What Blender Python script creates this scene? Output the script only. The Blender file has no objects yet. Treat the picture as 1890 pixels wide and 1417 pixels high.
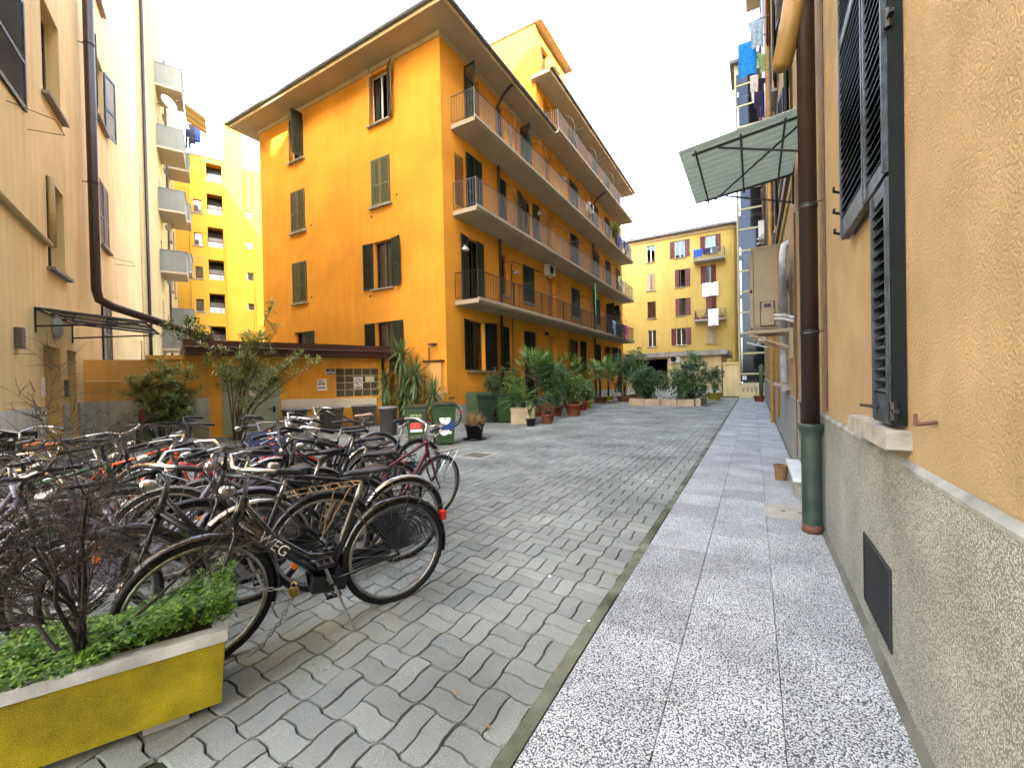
import bpy, math, random
import numpy as np
from mathutils import Matrix, Vector, Euler
R = math.radians
PI = math.pi
rng = random.Random(7)
scene = bpy.context.scene
col = scene.collection

# ------------------------------------------------------------------ camera
cam_d = bpy.data.cameras.new('camera')
cam = bpy.data.objects.new('camera', cam_d); col.objects.link(cam)
cam_d.sensor_fit = 'HORIZONTAL'; cam_d.sensor_width = 36.0
cam_d.lens = 36.0 * 772.65 / 1890.0
cam_d.clip_start = 0.02; cam_d.clip_end = 2000
yaw, pitch, roll = 0.524664, -0.0097746, -0.0212330
fw = Vector((-math.sin(yaw)*math.cos(pitch), math.cos(yaw)*math.cos(pitch), math.sin(pitch)))
rt = Vector((math.cos(yaw), math.sin(yaw), 0)); up = rt.cross(fw)
r2 = rt*math.cos(roll) + up*math.sin(roll); u2 = -rt*math.sin(roll) + up*math.cos(roll)
cm = Matrix((( r2.x, u2.x, -fw.x, 0), (r2.y, u2.y, -fw.y, 0), (r2.z, u2.z, -fw.z, 1.5), (0, 0, 0, 1)))
cam.matrix_world = cm
scene.camera = cam

# ------------------------------------------------------------------ sky, sun, exposure
SUN_AZ = R(-43)       # direction towards the sun, measured from +X towards +Y
SUN_EL = R(24)
world = bpy.data.worlds.new('World'); scene.world = world; world.use_nodes = True
wn = world.node_tree; wn.nodes.clear()
sky = wn.nodes.new('ShaderNodeTexSky'); sky.sky_type = 'NISHITA'; sky.sun_disc = False
sky.sun_elevation = SUN_EL; sky.sun_rotation = PI/2 - SUN_AZ
sky.air_density = 1.0; sky.dust_density = 6.0; sky.ozone_density = 1.0
hs = wn.nodes.new('ShaderNodeHueSaturation'); hs.inputs['Saturation'].default_value = 0.62
bg = wn.nodes.new('ShaderNodeBackground'); bg.inputs['Strength'].default_value = 0.15
wo = wn.nodes.new('ShaderNodeOutputWorld')
wn.links.new(sky.outputs[0], hs.inputs['Color']); wn.links.new(hs.outputs[0], bg.inputs['Color'])
wn.links.new(bg.outputs[0], wo.inputs['Surface'])
sl = bpy.data.lights.new('sun', 'SUN'); sl.energy = 2.0; sl.angle = R(1.2); sl.color = (1, .93, .82)
so = bpy.data.objects.new('sun', sl); col.objects.link(so)
sd = Vector((math.cos(SUN_AZ)*math.cos(SUN_EL), math.sin(SUN_AZ)*math.cos(SUN_EL), math.sin(SUN_EL)))
so.rotation_euler = sd.to_track_quat('Z', 'Y').to_euler(); so.location = (20, -20, 40)
vs = scene.view_settings
vs.view_transform = 'Standard'; vs.look = 'None'; vs.gamma = 1.0; vs.use_curve_mapping = False
vs.exposure = 4.1
try:
    scene.cycles.max_bounces = 8; scene.cycles.diffuse_bounces = 4; scene.cycles.transparent_max_bounces = 16
except Exception: pass

# ------------------------------------------------------------------ materials
MATS = {}
def srgb(r, g, b):
    f = lambda c: c/12.92 if c <= .04045 else ((c+.055)/1.055)**2.4
    return (f(r/255), f(g/255), f(b/255))
def nodes_of(m):
    m.use_nodes = True
    nt = m.node_tree; b = nt.nodes['Principled BSDF']
    return nt, b
def mat(name, c, rough=.6, var=.0, vs_=3., bump=0., bs=60., metal=0., spec=.4, detail=4., streak=0., c2=None, island=0., alpha=None, coat=0., sub=None, speck=0.):
    """colour with optional noise variation, streaks and bump; all world-space procedural"""
    if name in MATS: return MATS[name]
    m = bpy.data.materials.new(name); MATS[name] = m
    nt, b = nodes_of(m); L = nt.links; N = nt.nodes
    b.inputs['Roughness'].default_value = rough; b.inputs['Metallic'].default_value = metal
    b.inputs['Specular IOR Level'].default_value = spec
    if coat: b.inputs['Coat Weight'].default_value = coat
    b.inputs['Base Color'].default_value = (*c, 1)
    if var or streak or bump or island or c2:
        geo = N.new('ShaderNodeNewGeometry')
    cur = None
    def rgbmix(fac, a, bb, mode='MIX'):
        mx = N.new('ShaderNodeMix'); mx.data_type = 'RGBA'; mx.blend_type = mode
        if isinstance(fac, (int, float)): mx.inputs[0].default_value = fac
        else: L.new(fac, mx.inputs[0])
        for i, q in ((6, a), (7, bb)):
            if isinstance(q, tuple): mx.inputs[i].default_value = (*q[:3], 1)
            else: L.new(q, mx.inputs[i])
        return mx.outputs[2]
    if var or c2:
        no = N.new('ShaderNodeTexNoise'); no.inputs['Scale'].default_value = vs_; no.inputs['Detail'].default_value = detail
        L.new(geo.outputs['Position'], no.inputs['Vector'])
        ra = N.new('ShaderNodeValToRGB'); ra.color_ramp.elements[0].position = .32; ra.color_ramp.elements[1].position = .68
        L.new(no.outputs['Fac'], ra.inputs['Fac'])
        lo = tuple(max(0, x*(1-var)) for x in c); hi = c2 if c2 else tuple(min(1, x*(1+var)) for x in c)
        cur = rgbmix(ra.outputs['Color'], lo, hi)
    if streak:
        mp = N.new('ShaderNodeMapping'); mp.inputs['Scale'].default_value = (3.2, 3.2, .22)
        L.new(geo.outputs['Position'], mp.inputs['Vector'])
        n2 = N.new('ShaderNodeTexNoise'); n2.inputs['Scale'].default_value = 1.6; n2.inputs['Detail'].default_value = 6
        L.new(mp.outputs[0], n2.inputs['Vector'])
        r3 = N.new('ShaderNodeValToRGB'); r3.color_ramp.elements[0].position = .42; r3.color_ramp.elements[1].position = .75
        r3.color_ramp.elements[0].color = (1, 1, 1, 1); s_ = 1-streak; r3.color_ramp.elements[1].color = (s_, s_*.97, s_*.92, 1)
        L.new(n2.outputs['Fac'], r3.inputs['Fac'])
        cur = rgbmix(1.0, cur if cur else tuple(c), r3.outputs['Color'], 'MULTIPLY')
    if island:
        oi = N.new('ShaderNodeObjectInfo'); ad = N.new('ShaderNodeMath'); ad.operation = 'ADD'
        L.new(oi.outputs['Random'], ad.inputs[0]); L.new(geo.outputs['Random Per Island'], ad.inputs[1])
        fr = N.new('ShaderNodeMath'); fr.operation = 'FRACT'; L.new(ad.outputs[0], fr.inputs[0])
        mr = N.new('ShaderNodeMapRange'); mr.inputs['To Min'].default_value = 1-island; mr.inputs['To Max'].default_value = 1+island*.8
        L.new(fr.outputs[0], mr.inputs['Value'])
        cc = N.new('ShaderNodeCombineColor')
        for i in range(3): L.new(mr.outputs[0], cc.inputs[i])
        cur = rgbmix(1.0, cur if cur else tuple(c), cc.outputs[0], 'MULTIPLY')
    if speck:
        n5 = N.new('ShaderNodeTexNoise'); n5.inputs['Scale'].default_value = 260; n5.inputs['Detail'].default_value = 3; L.new(geo.outputs['Position'], n5.inputs['Vector'])
        r5 = N.new('ShaderNodeValToRGB'); e5 = r5.color_ramp.elements; e5[0].position = .36; e5[1].position = .66; lo5 = 1-speck; e5[0].color = (lo5, lo5, lo5, 1); e5[1].color = (1+speck*.8,)*3+(1,)
        L.new(n5.outputs['Fac'], r5.inputs['Fac']); cur = rgbmix(1.0, cur if cur else tuple(c), r5.outputs['Color'], 'MULTIPLY')
    if cur: L.new(cur, b.inputs['Base Color'])
    if bump:
        n3 = N.new('ShaderNodeTexNoise'); n3.inputs['Scale'].default_value = bs; n3.inputs['Detail'].default_value = 5
        L.new(geo.outputs['Position'], n3.inputs['Vector'])
        bp = N.new('ShaderNodeBump'); bp.inputs['Strength'].default_value = bump; bp.inputs['Distance'].default_value = .01
        L.new(n3.outputs['Fac'], bp.inputs['Height']); L.new(bp.outputs[0], b.inputs['Normal'])
    return m
def pebbles(name, light, dark, scale, rough=.6, thr=.45, tint=None, bump=.5, stain=.25, warp=1.0):
    """exposed aggregate: voronoi stones in a dark matrix"""
    m = bpy.data.materials.new(name); MATS[name] = m
    nt, b = nodes_of(m); L = nt.links; N = nt.nodes
    geo = N.new('ShaderNodeNewGeometry')
    vo = N.new('ShaderNodeTexVoronoi'); vo.inputs['Scale'].default_value = scale; vo.inputs['Randomness'].default_value = 1
    L.new(geo.outputs['Position'], vo.inputs['Vector'])
    ra = N.new('ShaderNodeValToRGB'); e = ra.color_ramp.elements
    e[0].position = thr; e[0].color = (1, 1, 1, 1); e[1].position = thr+.2; e[1].color = (0, 0, 0, 1)
    L.new(vo.outputs['Distance'], ra.inputs['Fac'])
    sc = N.new('ShaderNodeSeparateColor'); L.new(vo.outputs['Color'], sc.inputs[0])
    r2_ = N.new('ShaderNodeValToRGB'); e = r2_.color_ramp.elements
    e[0].position = .0; e[0].color = (*[x*.45 for x in light], 1); e[1].position = .75; e[1].color = (*light, 1)
    q = e.new(.3); q.color = (*(tint or light), 1)
    L.new(sc.outputs[0], r2_.inputs['Fac'])
    mx = N.new('ShaderNodeMix'); mx.data_type = 'RGBA'; mx.inputs[6].default_value = (*dark, 1)
    L.new(ra.outputs['Color'], mx.inputs[0]); L.new(r2_.outputs['Color'], mx.inputs[7])
    no = N.new('ShaderNodeTexNoise'); no.inputs['Scale'].default_value = 2.2; no.inputs['Detail'].default_value = 6
    L.new(geo.outputs['Position'], no.inputs['Vector'])
    mr = N.new('ShaderNodeMapRange'); mr.inputs['From Min'].default_value = .3; mr.inputs['From Max'].default_value = .7
    mr.inputs['To Min'].default_value = 1-stain; mr.inputs['To Max'].default_value = 1+stain*.4
    L.new(no.outputs['Fac'], mr.inputs['Value'])
    cc = N.new('ShaderNodeCombineColor')
    for i in range(3): L.new(mr.outputs[0], cc.inputs[i])
    m2 = N.new('ShaderNodeMix'); m2.data_type = 'RGBA'; m2.blend_type = 'MULTIPLY'; m2.inputs[0].default_value = 1
    L.new(mx.outputs[2], m2.inputs[6]); L.new(cc.outputs[0], m2.inputs[7])
    oi = N.new('ShaderNodeObjectInfo'); m5 = N.new('ShaderNodeMapRange'); m5.inputs['To Min'].default_value = .80; m5.inputs['To Max'].default_value = 1.12
    L.new(oi.outputs['Random'], m5.inputs['Value']); c5 = N.new('ShaderNodeCombineColor')
    for i in range(3): L.new(m5.outputs[0], c5.inputs[i])
    m6 = N.new('ShaderNodeMix'); m6.data_type = 'RGBA'; m6.blend_type = 'MULTIPLY'; m6.inputs[0].default_value = 1
    L.new(m2.outputs[2], m6.inputs[6]); L.new(c5.outputs[0], m6.inputs[7])
    L.new(m6.outputs[2], b.inputs['Base Color']); b.inputs['Roughness'].default_value = rough
    bp = N.new('ShaderNodeBump'); bp.inputs['Strength'].default_value = bump; bp.inputs['Distance'].default_value = .004
    L.new(ra.outputs['Color'], bp.inputs['Height']); L.new(bp.outputs[0], b.inputs['Normal'])
    return m
def glass(name, tint=(.02, .025, .03), refl=.35, rough=.03, gc=(.95, .97, 1)):
    """window pane: see-through with a mirror component"""
    m = bpy.data.materials.new(name); MATS[name] = m; m.use_nodes = True
    nt = m.node_tree; N = nt.nodes; L = nt.links; N.clear()
    o = N.new('ShaderNodeOutputMaterial'); t = N.new('ShaderNodeBsdfTransparent'); t.inputs[0].default_value = (*tint, 1)
    g = N.new('ShaderNodeBsdfGlossy'); g.inputs['Roughness'].default_value = rough; g.inputs['Color'].default_value = (*gc, 1)
    fz = N.new('ShaderNodeLayerWeight'); fz.inputs['Blend'].default_value = refl
    x = N.new('ShaderNodeMixShader'); L.new(fz.outputs['Fresnel'], x.inputs[0]); L.new(t.outputs[0], x.inputs[1]); L.new(g.outputs[0], x.inputs[2])
    L.new(x.outputs[0], o.inputs['Surface'])
    return m
def leafmat(name, c, c2, rough=.45):
    """leaf faces: colour varies leaf by leaf, some light comes through"""
    m = bpy.data.materials.new(name); MATS[name] = m
    nt, b = nodes_of(m); N = nt.nodes; L = nt.links
    geo = N.new('ShaderNodeNewGeometry'); ra = N.new('ShaderNodeValToRGB')
    ra.color_ramp.elements[0].color = (*c, 1); ra.color_ramp.elements[1].color = (*c2, 1)
    L.new(geo.outputs['Random Per Island'], ra.inputs['Fac']); L.new(ra.outputs[0], b.inputs['Base Color'])
    b.inputs['Roughness'].default_value = rough; b.inputs['Specular IOR Level'].default_value = .5
    tr = N.new('ShaderNodeBsdfTranslucent'); L.new(ra.outputs[0], tr.inputs[0])
    mx = N.new('ShaderNodeMixShader'); mx.inputs[0].default_value = .22
    o = N['Material Output']; L.new(b.outputs[0], mx.inputs[1]); L.new(tr.outputs[0], mx.inputs[2]); L.new(mx.outputs[0], o.inputs['Surface'])
    return m

M_ORANGE = mat('orange_stucco', (.70, .315, .036), .85, .12, .7, .35, 90, spec=.2, detail=11, streak=.08, speck=.07)
M_ORANGE_D = mat('brown_orange_stucco', (.74, .42, .125), .85, .14, .8, .4, 80, spec=.2, detail=7, streak=.12)
M_PEACH = mat('peach_stucco', (.80, .64, .34), .88, .10, .5, .35, 70, spec=.15, detail=7, streak=.13)
M_RIGHT = mat('ochre_rough_stucco', (.36, .27, .152), .9, .12, 3.0, .9, 95, spec=.15, detail=10, streak=.06, speck=.12)
M_YELLOW = mat('yellow_stucco', (.47, .35, .10), .85, .08, .5, .3, 60, spec=.2, detail=6, streak=.08)
M_SUNYEL = mat('deep_yellow_stucco', (.40, .215, .022), .85, .06, .5, .2, 60, spec=.2, streak=.06)
M_PALEYEL = mat('pale_yellow_stucco', (.44, .37, .18), .85, .08, .6, .2, 60, spec=.2, streak=.12)
M_PLINTH = pebbles('pebbledash_plinth', (.43, .455, .43), (.15, .16, .15), 170, .9, .40, (.32, .33, .31), .8, .30)
M_TERRAZZO = pebbles('exposed_aggregate_slab', (.62, .655, .67), (.048, .055, .060), 125, .55, .44, (.50, .53, .56), .5, .30)
M_GREYP = mat('grey_plinth_plaster', (.50, .52, .49), .85, .28, 1.6, .5, 60, streak=.25, detail=8)
M_CONC = mat('concrete', (.36, .34, .30), .85, .2, 2.0, .4, 50, streak=.2)
M_SOFFIT = mat('soffit_plaster', (.36, .31, .215), .85, .08, 1.0, .1, 40)
M_CREAM = mat('cream_moulding', (.50, .40, .22), .8, .08, 2., .1, 40)
M_PAVER = mat('paver_concrete', (.238, .258, .243), .8, .32, .9, .6, 300, island=.13, detail=10, spec=.25, speck=.32)
M_JOINT = mat('mossy_joint', (.018, .021, .013), .95, .5, 3.0, .5, 80, c2=(.045, .06, .022))
M_KERB = mat('mossy_kerb', (.06, .085, .030), .9, .55, 3.0, .7, 90, c2=(.19, .20, .15), detail=11, speck=.3)
M_GROUND = mat('ground_far', (.25, .25, .23), .9, .2, 1.0, .3, 30)
M_STONE = mat('stone_sill', (.27, .265, .235), .8, .3, 9, .35, 60, detail=8)
M_BROWN = mat('brown_paint', (.030, .016, .012), .42, .18, 3, .05, 30, spec=.5)
M_BROWNF = mat('brown_fascia', (.055, .022, .017), .45, .15, 3, .05, 30)
M_GREEN = mat('green_shutter', (.013, .024, .017), .55, .25, 8, .1, 60)
M_GREENL = mat('faded_green_shutter', (.085, .083, .045), .6, .15, 8, .1, 60)
M_GREENLF = mat('faded_green_frame', (.115, .115, .065), .6, .12, 8, .1, 60)
M_BLUEGREEN = mat('worn_shutter', (.012, .019, .023), .45, .3, 16, .25, 90, c2=(.055, .075, .092), detail=9)
M_SHDARK = mat('dark_shutter', (.006, .009, .009), .5, .2, 10, .1, 60, spec=.15)
M_MAROON = mat('maroon_shutter', (.12, .036, .03), .6, .15, 6, .1, 50)
M_TAN = mat('tan_shutter', (.35, .27, .17), .6, .1, 6, .1, 50)
M_OCHREDOOR = mat('ochre_door', (.52, .26, .055), .55, .12, 3, .1, 40)
M_WHITE = mat('white_paint', (.62, .61, .58), .5, .06, 5, .05, 40)
M_WHITEDIRTY = mat('weathered_white', (.50, .52, .53), .75, .28, 7, .4, 120, detail=10)
M_WOODFR = mat('dark_window_frame', (.10, .075, .05), .5, .2, 8)
M_IRON = mat('painted_iron', (.012, .013, .014), .5, .2, 20, spec=.5)
M_IRONG = mat('grey_iron', (.13, .13, .12), .5, .2, 20)
M_IRONBR = mat('rust_iron', (.10, .045, .025), .65, .3, 14)
M_BLACK = mat('black_satin', (.005, .005, .006), .38, .15, 20, spec=.5)
M_BLACKG = mat('black_gloss', (.004, .004, .005), .2, spec=.6, coat=.5)
M_RUBBER = mat('tyre_rubber', (.006, .006, .006), .75, .3, 30, .3, 200)
M_TYREG = mat('grey_tyre', (.05, .05, .045), .8, .3, 30, .3, 200)
M_CHROME = mat('bright_metal', (.50, .50, .49), .28, .12, 25, metal=1)
M_ALU = mat('brushed_alu', (.34, .34, .34), .42, .15, 25, metal=1)
M_SADDLE = mat('black_saddle', (.006, .0065, .008), .42, .2, 18, .12, 220, spec=.5)
M_SADBR = mat('brown_leather', (.26, .09, .028), .5, .25, 10, .15, 120)
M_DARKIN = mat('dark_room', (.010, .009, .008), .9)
M_CURTAIN = mat('curtain', (.55, .52, .42), .9, .1, 6)
M_GLASS = glass('window_pane', (.35, .36, .36), .30)
M_GLASSB = glass('sky_tinted_pane', (.20, .30, .42), .5, .03, (.55, .75, 1.0))  # blue of the reflected sky is put into the pane colours
M_GREYBAL = mat('grey_balcony_paint', (.145, .16, .15), .8, .1, 1.2, .2, 40, streak=.1)
M_ROOF = mat('dark_roof_tile', (.12, .10, .085), .8, .25, 3, .5, 20)
M_ROOFG = mat('grey_gutter', (.11, .12, .125), .5, .15, 4)
M_BINGREEN = mat('bin_green', (.028, .062, .022), .45, .15, 6, .05, 60)
M_BINDARK = mat('bin_dark_green', (.012, .026, .016), .42, .15, 6, .05, 60)
M_BINGREY = mat('bin_grey', (.055, .055, .055), .5, .2, 8)
M_TERRA = mat('terracotta', (.21, .055, .028), .8, .2, 6, .2, 60)
M_REDPOT = mat('red_pot', (.42, .035, .03), .55, .15, 6)
M_SOIL = mat('soil', (.035, .024, .016), .95, .4, 20, .8, 60)
M_YELLOWP = mat('yellow_planter_paint', (.37, .30, .005), .8, .32, 5, .5, 220, streak=.2, detail=12, speck=.3)
M_BARK = mat('bark', (.030, .022, .018), .9, .35, 20, .6, 60)
M_BARKL = mat('pale_bark', (.14, .11, .075), .9, .3, 16, .5, 60)
M_RED = mat('red_paint', (.40, .010, .008), .3, .1, 10, coat=.4)
M_ORANGEP = mat('orange_plastic', (.85, .22, .01), .35)
M_REDL = mat('red_lens', (.55, .01, .02), .2, spec=.6)
M_LILAC = mat('lilac_paint', (.13, .12, .17), .35, .1, 12, coat=.3)
M_WOOD = mat('pale_wood', (.30, .19, .085), .6, .2, 8, .1, 50)
M_PAPER = mat('paper_white', (.80, .80, .78), .7)
M_INK = mat('ink', (.02, .02, .02), .7)
M_INKB = mat('ink_blue', (.02, .045, .16), .6)
M_INKR = mat('sign_red', (.62, .02, .02), .5)
M_SHEDDOOR = mat('sage_metal_door', (.36, .45, .34), .5, .12, 2.5, .05, 40, streak=.08)
M_CORRUG = mat('green_fibreglass', (.38, .42, .38), .6, .25, 7, .2, 40, detail=8)
_n = M_CORRUG.node_tree; _t = _n.nodes.new('ShaderNodeBsdfTranslucent'); _t.inputs[0].default_value = (.56, .62, .56, 1); _x = _n.nodes.new('ShaderNodeMixShader'); _x.inputs[0].default_value = .6
_n.links.new(_n.nodes['Principled BSDF'].outputs[0], _x.inputs[1]); _n.links.new(_t.outputs[0], _x.inputs[2]); _n.links.new(_x.outputs[0], _n.nodes['Material Output'].inputs['Surface'])
M_TANAC = mat('beige_metal', (.23, .175, .10), .5, .1, 4)
M_WHITEAC = mat('white_metal_ac', (.62, .61, .56), .45, .1, 6)
M_GRILL = mat('grille_black', (.02, .02, .02), .6)
M_GBLOCK = mat('glass_block', (.10, .085, .055), .15, .3, 14, .6, 40, spec=.7)
M_MORTAR = mat('block_mortar', (.36, .31, .22), .8, .1, 10)
L_OLEANDER = leafmat('oleander_leaf', (.17, .25, .055), (.46, .54, .22))
L_DARK = leafmat('dark_shrub_leaf', (.030, .080, .038), (.15, .26, .11), .35)
L_YUCCA = leafmat('yucca_leaf', (.035, .085, .030), (.22, .32, .12))
L_PALM = leafmat('palm_leaf', (.07, .16, .035), (.24, .38, .09))
L_CLOVER = leafmat('clover_leaf', (.022, .075, .008), (.17, .33, .03))
L_MIX = leafmat('mixed_leaf', (.06, .13, .028), (.26, .36, .10))
L_DRY = leafmat('dry_stalk', (.26, .15, .06), (.48, .33, .16), .8)

# ------------------------------------------------------------------ mesh builder and object helpers
class MB:
    def __init__(s): s.v = []; s.f = []; s.mi = []; s.cur = 0
    def add(s, vs_, fs):
        o = len(s.v); s.v.extend(vs_)
        for f in fs: s.f.append(tuple(i+o for i in f)); s.mi.append(s.cur)
        return s
    def box(s, x0, x1, y0, y1, z0, z1, M=None):
        v = [(x, y, z) for z in (z0, z1) for y in (y0, y1) for x in (x0, x1)]
        if M is not None: v = [tuple(M @ Vector(p)) for p in v]
        return s.add(v, [(0, 2, 3, 1), (4, 5, 7, 6), (0, 1, 5, 4), (2, 6, 7, 3), (0, 4, 6, 2), (1, 3, 7, 5)])
    def quad(s, *p): return s.add([tuple(q) for q in p], [tuple(range(len(p)))])
    def tube(s, pts, r, n=8, cap=True, closed=False):
        pts = [Vector(p) for p in pts]; k = len(pts)
        rs = r if isinstance(r, (list, tuple)) else [r]*k
        vs_ = []; ref = None
        for i, p in enumerate(pts):
            if closed: d = (pts[(i+1) % k]-pts[i-1])
            else: d = (pts[min(i+1, k-1)]-pts[max(i-1, 0)])
            d = d.normalized() if d.length > 1e-9 else Vector((0, 0, 1))
            if ref is None:
                ref = Vector((0, 0, 1)) if abs(d.z) < .9 else Vector((1, 0, 0))
            a = d.cross(ref)
            if a.length < 1e-6: a = d.orthogonal()
            a.normalize(); b = d.cross(a).normalized(); ref = a.cross(d)
            for j in range(n):
                t = 2*PI*j/n; q = p + (a*math.cos(t)+b*math.sin(t))*rs[i]; vs_.append(tuple(q))
        fs = []
        for i in range(k if closed else k-1):
            i2 = (i+1) % k
            for j in range(n): fs.append((i*n+j, i*n+(j+1) % n, i2*n+(j+1) % n, i2*n+j))
        if cap and not closed: fs.append(tuple(range(n))[::-1]); fs.append(tuple(range((k-1)*n, k*n)))
        return s.add(vs_, fs)
    def lathe(s, prof, n=16, c=(0, 0, 0), cap=True):
        vs_ = [(c[0]+r*math.cos(2*PI*j/n), c[1]+r*math.sin(2*PI*j/n), c[2]+z) for r, z in prof for j in range(n)]
        fs = [(i*n+j, i*n+(j+1) % n, (i+1)*n+(j+1) % n, (i+1)*n+j) for i in range(len(prof)-1) for j in range(n)]
        if cap: fs.append(tuple(range(n))[::-1]); fs.append(tuple(range((len(prof)-1)*n, len(prof)*n)))
        return s.add(vs_, fs)
    def prism(s, poly, y0, y1):
        """polygon in the x-z plane, pushed along y"""
        n = len(poly)
        v = [(x, y0, z) for x, z in poly]+[(x, y1, z) for x, z in poly]
        return s.add(v, [tuple(range(n)), tuple(range(n, 2*n))[::-1]]+[(i, i+n, (i+1) % n+n, (i+1) % n) for i in range(n)])
    def sphere(s, c, r, n=10, m=6, sc=(1, 1, 1)):
        pr = [(math.sin(PI*i/m), -math.cos(PI*i/m)) for i in range(m+1)]
        vs_ = [(c[0]+r*a*math.cos(2*PI*j/n)*sc[0], c[1]+r*a*math.sin(2*PI*j/n)*sc[1], c[2]+r*z*sc[2]) for a, z in pr for j in range(n)]
        return s.add(vs_, [(i*n+j, i*n+(j+1) % n, (i+1)*n+(j+1) % n, (i+1)*n+j) for i in range(m) for j in range(n)])
    def mesh(s, name, smooth=False):
        me = bpy.data.meshes.new(name); me.from_pydata(s.v, [], s.f)
        if any(s.mi): me.polygons.foreach_set('material_index', s.mi)
        if smooth: me.polygons.foreach_set('use_smooth', [True]*len(me.polygons))
        me.validate(); me.update()
        return me
def obj(name, me, m, parent=None, M=None, smooth=False):
    if isinstance(me, MB): me = me.mesh(name, smooth)
    ms = m if isinstance(m, (list, tuple)) else [m]
    while len(me.materials) < len(ms): me.materials.append(None)
    o = bpy.data.objects.new(name, me); col.objects.link(o)
    for i, q in enumerate(ms): o.material_slots[i].link = 'OBJECT'; o.material_slots[i].material = q
    if parent is not None: o.parent = parent
    if M is not None: o.matrix_local = M
    return o
def tag(o, label, cat, group=None, kind=None):
    if label: o['label'] = label
    if cat: o['category'] = cat
    if group: o['group'] = group
    if kind: o['kind'] = kind
    return o
def thing(name, label, cat, M=None, group=None):
    o = bpy.data.objects.new(name, None); col.objects.link(o); o.empty_display_size = .2
    if M is not None: o.matrix_local = M
    return tag(o, label, cat, group)
def structure(name, mb, m, M=None):
    o = obj(name, mb, m, None, M); o['kind'] = 'structure'; return o
def T(x, y=0, z=0): return Matrix.Translation((x, y, z))
def RZ(a): return Matrix.Rotation(a, 4, 'Z')
def RX(a): return Matrix.Rotation(a, 4, 'X')
def RY(a): return Matrix.Rotation(a, 4, 'Y')
def frame(o, d): return T(o[0], o[1], o[2] if len(o) > 2 else 0) @ RZ(math.atan2(d[1], d[0]))   # local x along the wall, outward = -y
CACHE = {}
def cached(key, fn, smooth=False):
    if key not in CACHE: CACHE[key] = fn().mesh(str(key[0]), smooth)
    return CACHE[key]
# ------------------------------------------------------------------ ground, paving, pavement slabs
g = MB(); g.quad((-90, -60, -.10), (60, -60, -.10), (60, 110, -.10), (-90, 110, -.10))
structure('ground', g, M_GROUND)
g = MB(); g.box(-26, -.906, -3, 46, -.09, -.020)
paving = structure('courtyard_paving', g, M_JOINT)
PM = .2435; PX0 = -1.142; PY0 = 1.690
def S_(t): # twisted edge of a paver
    k = ((0, 0), (.08, 1), (.40, 1), (.60, -1), (.92, -1), (1, 0))
    for (a, va), (b, vb) in zip(k, k[1:]):
        if a <= t <= b: return (va+(vb-va)*(t-a)/(b-a))*.0105
    return 0
LT = [0, .08, .40, .60, .92]; ST = [0, .17, .83]
def paver_poly(half, AL=1.05, AS=.65):   # horizontal block: lower or upper half of a module, corner at 0,0
    y0 = half*.5*PM; y1 = y0+.5*PM; p = []
    for t in LT: p.append((t*PM, y0+AL*S_(t)))
    for t in ST: q = (half+t)*.5; p.append((PM+AS*S_(q), y0+t*.5*PM))
    for t in LT: p.append(((1-t)*PM, y1+AL*S_(1-t)))
    for t in ST: q = (half+1-t)*.5; p.append((AS*S_(q), y1-t*.5*PM))
    return p
def paver_geo(vert, half):
    p = np.array(paver_poly(half, .65, 1.05) if vert else paver_poly(half)); c = np.array([PM/2, (half+.5)*PM/2])
    gp = np.array([1-.0060/PM, 1-.0060/(PM/2)]); tp = np.array([1-.0135/PM, 1-.0135/(PM/2)])
    lo = c+(p-c)*gp; hi = c+(p-c)*tp
    if vert:
        lo, hi, c = lo[::-1, ::-1], hi[::-1, ::-1], c[::-1]
    return lo-c, hi-c, c
PG = {(v, h): paver_geo(v, h) for v in (0, 1) for h in (0, 1)}
NP = len(PG[(0, 0)][0])
def paver_faces(o=0):
    return [tuple(o+NP+i for i in range(NP))]+[(o+i, o+(i+1) % NP, o+NP+(i+1) % NP, o+NP+i) for i in range(NP)]
PMESH = {}
for k, (lo, hi, c) in PG.items():
    me = bpy.data.meshes.new('paver')
    me.from_pydata([(x, y, -.017) for x, y in lo]+[(x, y, 0) for x, y in hi], [], paver_faces()); me.update(); PMESH[k] = me
SHED_L = Vector((-13.85, 5.96, 0)); SHED_R = Vector((-11.85, 11.28, 0)); SHED_D = (SHED_R-SHED_L).normalized()
DL = Vector((-math.sin(R(65)), math.cos(R(65)), 0)); NL = Vector((math.cos(R(65)), math.sin(R(65)), 0)); OL = Vector((-15.5, 3.96, 0))
cmi = cm.inverted()
def inview(x, y, z=0, mg=.06):
    q = cmi @ Vector((x, y, z))
    if q.z > -.2: return False
    a = q.x/-q.z; b = q.y/-q.z
    return abs(a) < 945/772.65+mg and abs(b) < 708/772.65+mg
cells = []
for j in range(-16, 125):
    for i in range(-75, 1):
        x = PX0+i*PM; y = PY0+j*PM
        if x+PM > -.89 or not inview(x+PM/2, y+PM/2): continue
        cx_, cy_ = x+PM/2, y+PM/2; pv = Vector((cx_, cy_, 0))
        if cx_ < -9.3 and cy_ > 12.1: continue
        if (pv-OL).dot(NL) < -.1: continue
        if (pv-SHED_L).dot(Vector((SHED_D.y, -SHED_D.x, 0))) < -.2 and -.3 < (pv-SHED_L).dot(SHED_D) < 6: continue
        v = (i+j) % 2
        for h in (0, 1):
            lo, hi, c = PG[(v, h)]
            cells.append((math.hypot(x+c[0], y+c[1]-.2), x+c[0], y+c[1], v, h))
cells.sort()
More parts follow.
